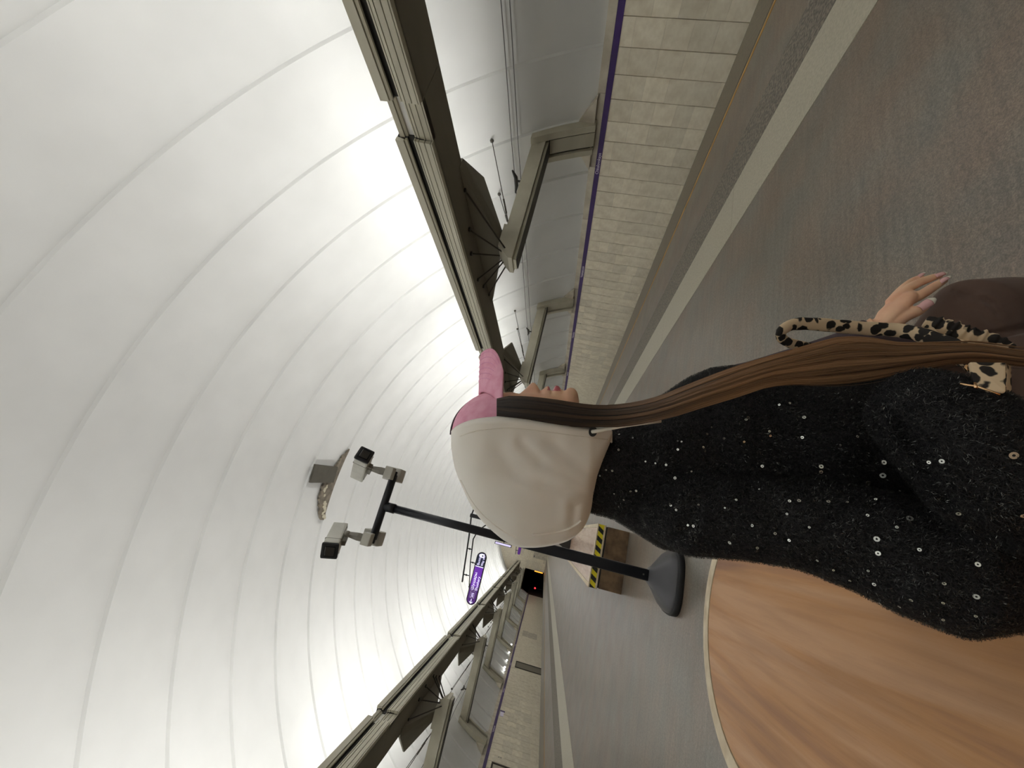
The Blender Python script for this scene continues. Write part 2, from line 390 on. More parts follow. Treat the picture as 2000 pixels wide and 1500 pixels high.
# hole in the ceiling
t = empty('ceiling_damage', (0, 12.87, 8.03)); tag(t, 'bare brown-grey strip and hanging dark sheet where plaster came off the vault', 'ceiling damage')
bm = bmesh.new(); rnd = random.Random(3)
N_ = 40; lo = []; hi = []
def onv(x, y, off=0.02):
    r = RV-off; return (x, y, ZC+sqrt(r*r-x*x))
for i in range(N_+1):
    x = -1.18+2.3*i/N_; tt = i/N_
    wdt = 0.62*(sin(pi*min(1, max(0.0, tt*0.96+0.04)))**0.45)*(0.8+0.3*sin(tt*5))+rnd.uniform(-.05, .05)
    hi.append(onv(x, 12.88, 0.03)); lo.append(onv(x, 12.86-max(0.05, wdt), 0.045))
vh = [bm.verts.new(p) for p in hi]; vl = [bm.verts.new(p) for p in lo]
vh2 = [bm.verts.new((p[0], p[1], p[2]+0.06)) for p in hi]; vl2 = [bm.verts.new((p[0], p[1], p[2]+0.05)) for p in lo]
for i in range(N_):
    bm.faces.new((vl[i], vl[i+1], vh[i+1], vh[i])); bm.faces.new((vl2[i], vh2[i], vh2[i+1], vl2[i+1]))
    bm.faces.new((vl[i], vl2[i], vl2[i+1], vl[i+1])); bm.faces.new((vh[i], vh[i+1], vh2[i+1], vh2[i]))
obj('bare_strip', bm, M['concrete'], t)
bm = bmesh.new()
prism(bm, [(-0.17, 11.36), (0.36, 11.27), (0.47, 12.52), (-0.02, 12.62)], 7.97, 8.03, 'z')
obj('hanging_sheet', bm, M['flap'], t)
for i in range(26):
    x = -1.16+rnd.random()*1.05; y = 12.30+0.5*abs(x+.1)+rnd.uniform(-.08, .08)
    bm = bmesh.new(); bmesh.ops.create_icosphere(bm, subdivisions=1, radius=rnd.uniform(.03, .07))
    for v in bm.verts: v.co = Vector((v.co.x*rnd.uniform(.7, 1.3), v.co.y*rnd.uniform(.7, 1.2), v.co.z*.5))
    obj('plaster_flake', bm, M['crumb'], t, loc=Vector(onv(x, y, 0.05))-Vector((0, 12.87, 8.03)))
# side walls
PT = 0.512
rows_zz = [[(1.60, 1.36), (1.36, 0.80), (0.80, 0.30), (0.30, -0.14), (-0.14, -0.62), (-0.62, -1.15)],
           [(1.60, 1.10), (1.10, 0.62), (0.62, 0.16), (0.16, -0.20), (-0.20, -0.66), (-0.66, -1.15)],
           [(1.60, 1.24), (1.24, 0.94), (0.94, 0.46), (0.46, -0.06), (-0.06, -0.55), (-0.55, -1.15)]]
for s, side in ((1, 'right'), (-1, 'left')):
    a, b = sorted((s*(WX+0.02), s*(WX+0.35)))
    wl = quick_box('wall_'+side, (a, b, Y0, Y1+12, -1.3, 1.88), M['stone_back']); tag(wl, 'cream marble track wall on the %s with a purple name band' % side, kind='structure')
    # individual slabs near, joined slabs far
    ystart = 2.74 if s > 0 else 16.06
    yend = ystart+PT*(40 if s > 0 else 26)
    cache = {}
    rr = random.Random(11+s)
    def slab(bm, y, r, dx=0.0, pt=0):
        z1, z0 = rows_zz[pt][r]
        x0, x1 = sorted((s*(WX-0.012+dx), s*(WX+0.03)))
        box(bm, x0, x1, y+0.007, y+PT-0.007, z0+0.0008, z1-0.0008)
    nr = 6
    y = ystart
    while y < yend-0.01:
        for r in range(nr):
            if s > 0 and r == 5 : continue
            if s < 0 and r > 3: continue
            pt = int(round((y-ystart)/PT+1000)*7 % 5) % 3
            if (r, pt) not in cache:
                bm = bmesh.new(); slab(bm, 0, r, 0, pt); o = obj('marble_slab', bm, M['stone'], wl, loc=Vector((0, y, 0))); cache[(r, pt)] = o.data
            else: o = link('marble_slab', cache[(r, pt)], M['stone'], wl, Vector((s*rr.uniform(-.003, .003), y, 0)))
        y += PT
    bm = bmesh.new()
    y = ystart-PT*int((ystart-Y0)/PT)
    while y < Y1:
        inside = ystart-0.01 <= y < yend-0.01
        for r in range(nr):
            if inside and not ((s > 0 and r == 5) or (s < 0 and r > 3)): continue
            slab(bm, y, r, rr.uniform(-.003, .003), int(round((y-ystart)/PT+1000)*7 % 5) % 3)
        y += PT
    o = obj('marble_slabs_beyond', bm, M['stone'], wl); tag(o, kind='stuff')
    a, b = sorted((s*(WX-0.025), s*(WX+0.03))); quick_box('name_band', (a, b, Y0, Y1, 1.60, 1.73), M['purple'], wl)
    # pale ledge above the band, in blocks
    a, b = sorted((s*(WX-0.035), s*(WX+0.1)))
    y = Y0; me0 = None
    while y < Y1:
        if me0 is None:
            bm = bmesh.new(); box(bm, a, b, 0.004, 1.9-0.004, 1.732, 1.90); me0 = obj('ledge_block', bm, M['ledge'], wl, loc=Vector((0, y, 0))).data
        else: link('ledge_block', me0, M['ledge'], wl, Vector((0, y, 0)))
        y += 1.9
    # names on the band
    R_ = (0, -1, 0) if s > 0 else (0, 1, 0)
    for i, yy in enumerate([8.32, 13.0, 18.1, 23.3, 28.4, 33.5] if s > 0 else [18.5, 23.57, 28.6, 33.7, 38.8]):
        eng = (i % 2 == 0)
        text('band_lettering', 'Chkalovskaya' if eng else 'Чкаловская', 0.118, M['lilac'], (s*(WX-0.031), yy, 1.628), R_, (0,0,1), wl, 0.001)
    if s > 0: text('bay_number', '2', 0.22, M['dark_number'], (WX-0.018, 16.6, 1.40), R_, (0,0,1), wl, 0.001)
    else:
        text('bay_number', '2', 0.22, M['dark_number'], (-(WX-0.018), 21.6, 1.05), R_, (0,0,1), wl, 0.001)
        o = quick_box('notice_plate', (-WX-0.01, -WX+0.035, 25.5, 26.1, 1.36, 1.55), M['lilac'], wl)
        quick_box('notice_bar', (-WX+0.03, -WX+0.04, 26.0, 26.15, 1.32, 1.58), M['purple'], o)
        quick_box('bright_slab', (-WX-0.01, -WX+0.02, 42.9, 44.9, -0.1, 0.75), M['ledge'], wl)
        quick_box('bright_slab', (-WX-0.01, -WX+0.02, 43.0, 45.1, 0.77, 1.3), M['ledge'], wl)
# doors in the left wall
d = quick_box('door_1', (-WX-0.01, -WX+0.03, 33.75, 35.0, -1.1, 1.26), M['door_grey']); tag(d, 'grey steel service door in the left track wall', kind='structure')
quick_box('door_frame', (-WX, -WX+0.06, 33.68, 33.74, -1.1, 1.32), M['stone_back'], d); quick_box('door_frame', (-WX, -WX+0.06, 35.01, 35.07, -1.1, 1.32), M['stone_back'], d)
quick_box('door_frame', (-WX, -WX+0.06, 33.68, 35.07, 1.26, 1.32), M['stone_back'], d)
d = quick_box('door_2', (-WX-0.01, -WX+0.02, 19.5, 21.0, 0.3, 1.34), M['ledge']); tag(d, 'pale hatch with a dark frame in the left track wall', kind='structure')
for q in ((19.4, 21.1, 1.34, 1.41), (21.03, 21.1, 0.3, 1.41), (19.4, 19.47, 0.3, 1.41)):
    quick_box('hatch_frame', (-WX, -WX+0.045, *q), M['stone_back'], d)
# end walls
def endwall(name, yw, label):
    bm = bmesh.new()
    xs = 5.82
    # middle block and lunette above portals
    prism(bm, [(-xs, -1.2), (xs, -1.2), (xs, 3.0), (-xs, 3.0)], yw, yw+0.4, 'y')
    poly = [(WX+.4, 3.0)]
    for i in range(41):
        th = 0.48+(pi-0.96)*i/40; poly.append((cos(th)*10.4, ZC+sin(th)*10.4))
    poly.append((-WX-.4, 3.0))
    prism(bm, poly, yw, yw+0.4, 'y')
    o = obj(name, bm, M['stone']); tag(o, label, kind='structure'); return o
ew = endwall('wall_end', Y1, 'far end wall of cream stone between the two tunnel mouths')
rr = random.Random(5)
for s in (-1, 1):
    o = quick_box('tunnel_mouth', tuple(sorted((s*5.8, s*9.6)))+(Y1+8, Y1+8.2, -1.3, 3.3), M['black'], ew)
    for a, b in ((5.6, 5.8), (9.45, 9.6)):
        quick_box('tunnel_side', tuple(sorted((s*a, s*b)))+(Y1+0.41, Y1+8, -1.3, 3.3), M['black'], ew)
    quick_box('tunnel_roof', tuple(sorted((s*5.6, s*9.6)))+(Y1+0.41, Y1+8, 3.01, 3.2), M['black'], ew)
    quick_box('tunnel_floor', tuple(sorted((s*5.8, s*9.4)))+(Y1+0.41, Y1+8, -0.99, -0.9), M['black'], ew)
for j in range(7):
    for i in range(-5, 5):
        x0 = i*1.15+0.01
        quick_box('end_stone', (x0, x0+1.13, Y1-0.03-rr.uniform(0, .006), Y1, 0.02+j*0.43, 0.02+j*0.43+0.42), M['stone'], ew)
for i in range(-8, 8):
    for j in range(3, 10):
        z0 = 3.05+(j-3)*0.62; x0 = i*1.05
        if max(abs(x0), abs(x0+1.03)) < sqrt(max(0.01, 10.0**2-(z0+0.62-ZC)**2)):
            quick_box('end_stone', (x0+.01, x0+1.03, Y1-0.03-rr.uniform(0, .006), Y1, z0, z0+0.61), M['stone'], ew)
d = quick_box('door_3', (-4.1, -3.1, Y1-0.07, Y1-0.03, 0.0, 2.1), M['ledge']); tag(d, 'pale door in the far end wall', kind='structure')
quick_box('door_plate', (-4.0, -3.75, Y1-0.09, Y1-0.07, 1.9, 2.0), M['sign_black'], d)
ew2 = quick_box('wall_back', (-9.7, 9.7, Y0-0.5, Y0-0.3, -1.3, 8.5), M['stone']); tag(ew2, 'unseen cream stone wall behind the viewer, added for bounce light', kind='structure')  # out of view, added to close the back and bounce light forward

# ---------------------------------------------------------------- light cornices (fascia beams)
def cornice_section(s, parent, y0, y1, conn=False):
    e = empty('cornice_section' if not conn else 'cornice_coupling', (s*4.73, y0, 3.73), parent)
    i = 0.07 if conn else 0.0
    t0 = 0.05 if conn else 0.0
    def P(name, poly, mt):
        bm = bmesh.new(); prism(bm, [(x+i, z) for x, z in poly], y0, y1, 'y', s); return obj(name, bm, mt, e)
    P('top_board', [(4.73, 4.28-t0), (4.73, 4.155), (4.765, 4.155), (4.80, 4.28-t0)], M['bronze'])
    P('lip_board', [(4.745, 4.145), (4.76, 4.112), (4.79, 4.112), (4.79, 4.145)], M['bronze'])
    P('recess', [(4.80, 4.27-t0), (4.80, 4.115), (4.835, 4.115), (4.835, 4.01), (4.80, 4.01), (4.80, 3.75), (4.86, 3.75), (4.86, 4.27-t0)], M['black_gap'])
    P('slat_board', [(4.752, 4.012), (4.747, 3.990), (4.83, 3.990), (4.83, 4.012)], M['bronze'])
    P('face_board', [(4.745, 3.978), (4.735, 3.936), (4.79, 3.936), (4.79, 3.978)], M['bronze'])
    P('face_board', [(4.735, 3.924), (4.728, 3.846), (4.78, 3.846), (4.78, 3.924)], M['bronze'])
    P('face_board', [(4.728, 3.834), (4.72, 3.756), (4.78, 3.756), (4.78, 3.834)], M['bronze'])
    P('end_edge', [(4.72, 3.746), (4.72, 3.725), (4.82, 3.725), (4.82, 3.746)], M['bronze'])
    return e
for s, side in ((1, 'right'), (-1, 'left')):
    tr = empty('trim_%d' % k, (s*4.73, Y0, 3.73)); k += 1; tag(tr, 'long grooved grey-bronze light cornice hanging along the %s of the vault' % side, kind='structure')
    base = cornice_section(s, tr, GAP0+0.55, GAP0+PITCH)
    con = cornice_section(s, tr, GAP0-0.01, GAP0+0.56, True)
    for kk in range(-4, 8):
        if kk != 0:
            copy_tree(base, (0, PITCH*kk, 0), tr); copy_tree(con, (0, PITCH*kk, 0), tr)
    # soffit, outer lip, inner lining as long panels
    for kk in range(-4, 8):
        ya = GAP0+PITCH*kk; yb = ya+PITCH
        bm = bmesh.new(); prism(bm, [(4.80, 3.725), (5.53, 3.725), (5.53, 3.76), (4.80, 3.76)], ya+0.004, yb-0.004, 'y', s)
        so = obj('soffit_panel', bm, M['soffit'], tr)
        bm = bmesh.new(); prism(bm, [(5.50, 3.76), (5.53, 3.76), (5.55, 4.085), (5.52, 4.085)], ya, yb, 'y', s)
        prism(bm, [(4.862, 3.77), (4.90, 3.77), (4.90, 4.26), (4.862, 4.26)], ya, yb, 'y', s)
        prism(bm, [(4.90, 4.02), (5.50, 4.02), (5.50, 4.05), (4.90, 4.05)], ya, yb, 'y', s)
        obj('lamp_tray', bm, M['trough'], so)
# arms with hanging rods and hopper panels
def arm_thing(s, yc):
    e = empty('bracket_arm', (s*9.0, yc, 1.86))
    A = yc+0.05
    # horizontal arm, stepped
    bm = bmesh.new()
    prism(bm, [(8.75, 3.235), (6.05, 3.245), (6.05, 2.93), (8.75, 2.93)], A-0.20, A+0.26, 'y', s)
    obj('arm_box', bm, M['bronze'], e)
    bm = bmesh.new(); prism(bm, [(6.06, 3.30), (5.50, 3.30), (5.22, 3.02), (5.22, 2.93), (6.06, 2.93)], A-0.23, A+0.29, 'y', s)
    obj('arm_head', bm, M['bronze'], e)
    bm = bmesh.new(); prism(bm, [(8.85, 2.925), (5.26, 2.925), (5.26, 2.86), (8.85, 2.86)], A-0.13, A+0.19, 'y', s)
    obj('lower_rail', bm, M['bronze'], e)
    bm = bmesh.new(); prism(bm, [(8.86, 2.855), (5.30, 2.855), (5.30, 2.84), (8.86, 2.84)], A-0.16, A+0.22, 'y', s)
    obj('bottom_edge', bm, M['bronze_dark'], e)
    # wall leg following the vault
    def leg(name, xo0, xo1, ya, yb, mt):
        bm = bmesh.new()
        P = [(8.66, 3.25), (8.93, 2.70), (9.14, 2.20), (9.27, 1.84)]
        poly = [(x-xo0, z) for x, z in P]+[(x-xo1, z) for x, z in P[::-1]]
        prism(bm, poly, ya, yb, 'y', s); obj(name, bm, mt, e)
    leg('leg_web', -0.02, 0.10, A-0.30, A+0.38, M['bronze_dark'])
    leg('leg_rail', -0.02, 0.20, A-0.36, A-0.20, M['bronze'])
    leg('leg_rail', -0.02, 0.20, A+0.28, A+0.42, M['bronze'])
    leg('leg_rail', -0.02, 0.15, A-0.14, A+0.22, M['bronze'])
    bm = bmesh.new(); prism(bm, [(A-0.95, 1.88), (A+0.95, 1.88), (A+0.42, 2.20), (A-0.36, 2.25)], WX-0.16, WX-0.03, 'x', s)
    obj('foot_plate', bm, M['ledge'], e)
    # hanging rods
    tops = [(5.40, -1.67), (5.18, -0.92), (5.00, -0.42), (5.00, 0.49), (5.18, 1.02), (5.38, 1.68)]
    bots = [(5.45, 3.12, -0.18), (5.42, 3.20, -0.12), (5.36, 3.25, -0.05), (5.36, 3.22, 0.10), (5.42, 3.18, 0.18), (5.45, 3.10, 0.24)]
    for (tx, ty), (bx, bz, by) in zip(tops, bots):
        bm = bmesh.new(); tube(bm, [(s*tx, yc+ty, 3.73), (s*bx, A+by, bz)], 0.017, 6)
        tube(bm, [(s*tx, yc+ty, 3.735), (s*tx, yc+ty, 3.69)], 0.045, 8)
        obj('hanging_rod', bm, M['wire'], e)
    # hopper shaped panel
    bm = bmesh.new()
    B = [(5.40, -2.15), (5.60, -2.15), (6.38, -1.05), (6.42, -0.60), (6.50, 0.60), (6.45, 1.05), (5.60, 2.15), (5.40, 2.15)]
    top = [bm.verts.new((s*x, yc+y, 3.76)) for x, y in B]; low = [bm.verts.new((s*x, yc+y, 3.715)) for x, y in B]
    ap = [bm.verts.new((s*5.62, yc-0.05, 3.27)), bm.verts.new((s*5.95, yc+0.1, 3.30))]
    bm.faces.new(top)
    n = len(B)
    for i in range(n): bm.faces.new((top[i], low[i], low[(i+1) % n], top[(i+1) % n]))
    for i in range(n):
        j = (i+1) % n
        if i in (7,): bm.faces.new((low[i], low[j], ap[0]))
        elif i in (0, 6): bm.faces.new((low[i], low[j], ap[0]))
        else: bm.faces.new((low[i], low[j], ap[1]))
    bm.faces.new((low[1], ap[1], ap[0])); bm.faces.new((low[6], ap[0], ap[1]))
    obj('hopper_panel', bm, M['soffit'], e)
    # stay wires to the vault
    for dy in (-0.50, 1.05):
        a = Vector((s*8.03, yc+dy, 4.05)); b = Vector((s*6.18, A, 3.24)); c1 = a.lerp(b, .68); c2 = a.lerp(b, .84)
        bm = bmesh.new(); tube(bm, [a, b], 0.011, 6); tube(bm, [c1, c2], 0.022, 6)
        bmesh.ops.create_icosphere(bm, subdivisions=1, radius=0.05, matrix=Matrix.Translation(a))
        obj('stay_wire', bm, M['wire'], e)
    bm = bmesh.new(); X = s*7.52; Yk = A
    tube(bm, [(X, Yk, 3.24), (X, Yk, 3.40)], 0.025, 6); tube(bm, [(X-.02*s, Yk-.30, 3.46), (X, Yk-.1, 3.40), (X, Yk+.15, 3.40), (X, Yk+.36, 3.44)], [0.02, .045, .045, .018], 6)
    obj('cable_clamp', bm, M['black_gap'], e)
    return e
for s, side in ((1, 'right'), (-1, 'left')):
    base = None
    names = {1: ['nearest on the right, above the first white lettering', 'second along the right wall, beside the cap visor', 'third along the right wall, beside the nose'],
             -1: ['nearest on the left, cut by the frame', 'second along the left wall', 'third along the left wall']}[s]
    ks = list(range(0, 8)) if s > 0 else list(range(1, 8))
    for n_, kk in enumerate(ks):
        yc = 7.12+7.55*kk
        if base is None:
            base = arm_thing(s, yc); o = base; yb = yc
        else: o = copy_tree(base, (0, yc-yb, 0))
        o['category'] = 'bracket'; o['group'] = 'cornice arms along the %s wall' % side
        words = ['fourth', 'fifth', 'sixth', 'seventh', 'eighth']
        lab = 'bronze-grey bracket with rods, '+names[n_] if n_ < 3 else 'distant bronze-grey bracket, %s from the viewer along the %s wall' % (words[n_-3], side) if n_ < 8 else 'distant bronze-grey cornice bracket on the %s wall beyond the first three' % side
        o['label'] = lab
    # cables along the vault
    for i, z in enumerate((3.66, 3.53)):
        bm = bmesh.new(); pts = []
        y = Y0
        while y <= Y1:
            pts.append((s*(sqrt(RV**2-(z-ZC)**2)-0.09), y, z-0.03*abs(sin((y-7.12)*pi/7.55)))); y += 1.2
        tube(bm, pts, 0.010, 5); o = obj('wall_cable', bm, M['cable'])
        tag(o, '%s thin grey cable strung along the %s side of the vault' % (('upper', 'lower')[i], side), 'cable', 'cables along the vault')

# ================================================================ THINGS ON THE PLATFORM
def stadium(hw, y0, y1, seg=28, round0=True, round1=True, inset=0.0):
    r = hw-inset; pts = []
    if round1:
        for i in range(seg+1):
            a = pi*i/seg; pts.append((r*cos(a), y1-hw+r*sin(a)))
    else: pts += [(r, y1-inset), (-r, y1-inset)]
    if round0:
        for i in range(seg+1):
            a = pi+pi*i/seg; pts.append((r*cos(a), y0+hw+r*sin(a)))
    else: pts += [(-r, y0+inset), (r, y0+inset)]
    return pts
def ring_prism(bm, outer, inner, z0, z1):
    n = len(outer)
    O0 = [bm.verts.new((x, y, z0)) for x, y in outer]; O1 = [bm.verts.new((x, y, z1)) for x, y in outer]
    I0 = [bm.verts.new((x, y, z0)) for x, y in inner]; I1 = [bm.verts.new((x, y, z1)) for x, y in inner]
    for i in range(n):
        j = (i+1) % n
        bm.faces.new((O0[i], O0[j], O1[j], O1[i])); bm.faces.new((O1[i], O1[j], I1[j], I1[i]))
        bm.faces.new((I1[i], I1[j], I0[j], I0[i])); bm.faces.new((I0[i], I0[j], O0[j], O0[i]))
# near bench
be = empty('bench', (0, 0.3, 0)); tag(be, 'wood-topped bench with rounded end and cream edge that the person sits on', 'bench')
ZB = 0.44; by0, by1 = -1.6, 1.955
bm = bmesh.new(); prism(bm, stadium(0.435, by0, by1, inset=0.050), ZB-0.035, ZB-0.002, 'z'); obj('seat_board', bm, M['wood'], be)
bm = bmesh.new(); ring_prism(bm, stadium(0.435, by0, by1), stadium(0.435, by0, by1, inset=0.046), ZB-0.055, ZB); obj('edge_band', bm, M['bench_trim'], be)
bm = bmesh.new(); prism(bm, stadium(0.435, by0, by1, inset=0.03), ZB-0.06, ZB-0.036, 'z'); obj('under_board', bm, M['black_gap'], be)
bm = bmesh.new(); prism(bm, stadium(0.435, by0, by1, inset=0.05), 0, ZB-0.06, 'z'); obj('plinth', bm, M['brown_granite'], be)
# far bench with hazard tape
bf = empty('bench', (0, 6.06, 0)); tag(bf, 'long far bench with yellow-black hazard tape on its end and rosy wooden top', 'bench')
fy0, fy1 = 6.06, 14.2; hw = 0.415
bm = bmesh.new(); box(bm, -0.40, 0.40, fy0, fy1, 0, 0.30); obj('plinth', bm, M['brown_granite'], bf)
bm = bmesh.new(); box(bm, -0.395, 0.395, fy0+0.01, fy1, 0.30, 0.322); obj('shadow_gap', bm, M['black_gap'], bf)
bm = bmesh.new(); box(bm, -hw, hw, fy0-0.01, fy1, 0.322, 0.348, bev=0.008); obj('lower_edge', bm, M['bench_trim'], bf)
bm = bmesh.new(); box(bm, -hw+.004, hw-.004, fy0-0.004, fy1, 0.348, 0.425); hz = obj('tape_backing', bm, M['hazard_y'], bf)
x = -hw-0.06; i = 0
while x < hw:   # slanted black stripes
    xa = [x, x+0.062, x+0.062+0.05, x+0.05]; zz = [0.349, 0.349, 0.424, 0.424]
    pts = [(max(-hw+.005, min(hw-.005, a)), z) for a, z in zip(xa[::1], zz)]
    if max(p[0] for p in pts)-min(p[0] for p in pts) > .01:
        bm = bmesh.new(); prism(bm, pts, fy0-0.0065, fy0-0.004, 'y'); obj('black_stripe', bm, M['hazard_k'], hz)
    x += 0.125
bm = bmesh.new(); ring_prism(bm, [(hw, fy0-.012), (hw, fy1), (-hw, fy1), (-hw, fy0-.012)], [(hw-.05, fy0+.05), (hw-.05, fy1-.05), (-hw+.05, fy1-.05), (-hw+.05, fy0+.05)], 0.425, 0.44); obj('top_frame', bm, M['bench_trim'], bf)
y = fy0+0.052
for q in (0.62, 2.0, 2.0, 2.0, 1.36):
    quick_box('seat_panel', (-hw+.053, hw-.053, y+.004, y+q-.004, 0.405, 0.436), M['wood_far'], bf); y += q
bg = empty('bag', (0.02, 11.2, 0.44)); tag(bg, 'small black bag at the far part of the hazard-taped bench', 'bag')
bm = bmesh.new(); prism(bm, [(-0.22, 0.44), (0.20, 0.44), (0.10, 0.72), (-0.08, 0.74)], 11.2, 11.45, 'y'); obj('body', bm, M['black_gap'], bg)
bm = bmesh.new(); tube(bm, [(-0.06, 11.32, 0.73), (-0.04, 11.32, 0.83), (0.05, 11.32, 0.83), (0.08, 11.32, 0.72)], 0.01, 6); obj('handle', bm, M['black_gap'], bg)

# camera pole
PX, PY = 0.0, 3.86
cp = empty('camera_post', (PX, PY, 0)); tag(cp, 'dark post on a grey pyramid foot carrying two white cameras on a crossbar', 'camera post')
def squircle(r, n=48, e=3.2): 
    out = []
    for i in range(n):
        a = 2*pi*i/n+pi/4*0; c, s_ = cos(a), sin(a); out.append((math.copysign(abs(c)**(2/e), c)*r, math.copysign(abs(s_)**(2/e), s_)*r))
    return out
def squ_loft(levels, name, mt, parent, cx, cy, rot=0.0):
    bm = bmesh.new(); rings = []
    for z, r, e in levels:
        rings.append([bm.verts.new((cx+x*cos(rot)-y*sin(rot), cy+x*sin(rot)+y*cos(rot), z)) for x, y in squircle(r, 48, e)])
    for A, B in zip(rings, rings[1:]):
        for i in range(48): bm.faces.new((A[i], A[(i+1) % 48], B[(i+1) % 48], B[i]))
    bm.faces.new(rings[0][::-1]); bm.faces.new(rings[-1])
    return obj(name, bm, mt, parent, smooth=True)
squ_loft([(0, .255, 3.0), (0.035, .257, 3.0), (0.05, .250, 3.0)], 'rubber_rim', M['rubber'], cp, PX, PY)
squ_loft([(0.035, .245, 3.0), (0.06, .240, 3.0), (0.10, .205, 3.2), (0.20, .075, 4.0), (0.225, .055, 5.0)], 'foot_cover', M['cone'], cp, PX, PY)
squ_loft([(0.215, .046, 6), (1.36, .046, 6), (1.44, .040, 3.0)], 'lower_pole', M['pole'], cp, PX, PY)
o = quick_box('screw', (PX-.006, PX+.006, PY-.052, PY-.045, 0.262, 0.274), M['screw'], cp)
bm = bmesh.new(); tube(bm, [(PX, PY, 1.40), (PX, PY, 2.66)], 0.037, 24); obj('upper_pole', bm, M['pole'], cp, smooth=True)
bm = bmesh.new(); tube(bm, [(PX, PY, 2.56), (PX, PY, 2.64)], 0.044, 24); obj('collar', bm, M['pole'], cp, smooth=True)
bm = bmesh.new(); tube(bm, [(PX-0.30, PY, 2.675), (PX+0.30, PY, 2.675)], 0.036, 24); obj('crossbar', bm, M['pole'], cp, smooth=True)
def cctv(cx, yaw, lab):
    """white box camera on a bracket standing on the end of the crossbar"""
    e = empty('security_camera', (cx, PY, 2.675)); tag(e, lab, 'camera', 'white cameras on the post')
    sgn = 1 if cx > 0 else -1
    # junction plates front and back of bar end
    bm = bmesh.new(); box(bm, cx-.055, cx+.055, PY-.15, PY-.063, 2.64, 2.72, bev=.008); obj('junction_box', bm, M['cam_white'], e)
    bm = bmesh.new(); box(bm, cx-.06, cx+.07, PY+.038, PY+.18, 2.63, 2.80, bev=.012); obj('power_box', bm, M['cam_white'], e)
    bm = bmesh.new(); box(bm, cx-.03, cx+.03, PY-.062, PY-.037, 2.63, 2.72, bev=.005); obj('clamp', bm, M['rubber'], e)
    bm = bmesh.new(); tube(bm, [(cx, PY-.10, 2.70), (cx, PY-.12, 2.77), (cx, PY-.13, 2.85)], [.034, .034, .024], 4); obj('arm', bm, M['cam_grey'], e)
    bm = bmesh.new(); bmesh.ops.create_icosphere(bm, subdivisions=2, radius=.030, matrix=Matrix.Translation((cx, PY-.13, 2.865))); obj('ball_joint', bm, M['cam_grey'], e, smooth=True)
    # housing: along direction d tilted down
    d = Vector((sin(yaw), -cos(yaw), -0.38)).normalized(); r = Vector((cos(yaw), sin(yaw), 0)); u = r.cross(d)
    if u.z < 0: u = -u
    c0 = Vector((cx-(.065 if cx < 0 else -.005), PY-.13, 2.955))
    mm = Matrix((r, d, u)).transposed().to_4x4(); mm.translation = c0
    def hb(name, b, mt, bev=0.012, parent=e):
        bm = bmesh.new(); box(bm, *b, bev=bev); bmesh.ops.transform(bm, matrix=mm@Matrix.Scale(1.12, 4), verts=bm.verts); return obj(name, bm, mt, parent)
    h = hb('housing', (-.060, .060, -.17, .17, -.055, .062), M['cam_white'], .014)
    hb('front_bezel', (-.063, .063, .165, .190, -.058, .066), M['rubber'], .014)
    hb('lens_window', (-.040, .040, .188, .193, -.036, .040), M['glass_dark'], .006)
    hb('seam', (-.0615, .0615, .10, .103, -.0565, .0635), M['cam_grey'], .0)
    hb('base_rail', (-.02, .02, -.06, .06, -.085, -.054), M['cam_grey'], .004)
    for q in ((-.045, -.12), (.045, -.12)):
        hb('screw', (q[0]-.006, q[0]+.006, q[1]-.006, q[1]+.006, -.060, -.054), M['screw'], 0)
    return e
cctv(-0.30, math.radians(-24), 'left camera of the post, tilted down towards the left platform')
cctv(0.30, math.radians(28), 'right camera of the post, turned towards the right platform')

# wayfinding mast behind
MY = 20.0
ms = empty('wayfinding_mast', (0, MY, 0)); tag(ms, 'dark mast half hidden behind the hood with curved arms holding the purple sign', 'mast')
bm = bmesh.new(); tube(bm, [(-0.0, MY, 0), (0.0, MY, 4.75)], 0.09, 16); obj('mast_tube', bm, M['rubber'], ms, smooth=True)
for s in (-1, 1):
    bm = bmesh.new(); tube(bm, [(0, MY, 4.70), (s*0.9, MY, 4.56), (s*2.88, MY, 4.335)] if s < 0 else [(0, MY, 4.70), (2.9, MY, 4.335)], 0.035, 8); obj('upper_arm', bm, M['rubber'], ms)
    bm = bmesh.new(); tube(bm, [(s*0.02, MY, 3.6), (s*0.30, MY, 3.95), (s*0.62, MY, 4.22), (s*1.0, MY, 4.33), (s*2.0, MY, 4.19), (s*3.48, MY, 3.86)], [.03,.03,.03,.03,.025,.02], 8); obj('lower_arm', bm, M['rubber'], ms)
    for xx, zz in ((1.45, 4.37), (2.55, 4.23)):
        bm = bmesh.new(); tube(bm, [(s*xx, MY, zz+.13), (s*xx, MY, zz-.13)], .022, 6); bmesh.ops.create_icosphere(bm, subdivisions=1, radius=.05, matrix=Matrix.Translation((s*xx, MY, zz))); obj('spacer', bm, M['rubber'], ms)
bx = quick_box('light_panel', (-0.95, -0.83, MY-.06, MY+.06, 2.50, 3.30), M['rubber'], ms)
quick_box('lit_face', (-0.93, -0.85, MY-.065, MY-.06, 2.53, 3.27), M['lightbox'], bx)
quick_box('panel_bracket', (-0.84, -0.05, MY-.02, MY+.02, 2.86, 2.90), M['rubber'], ms)
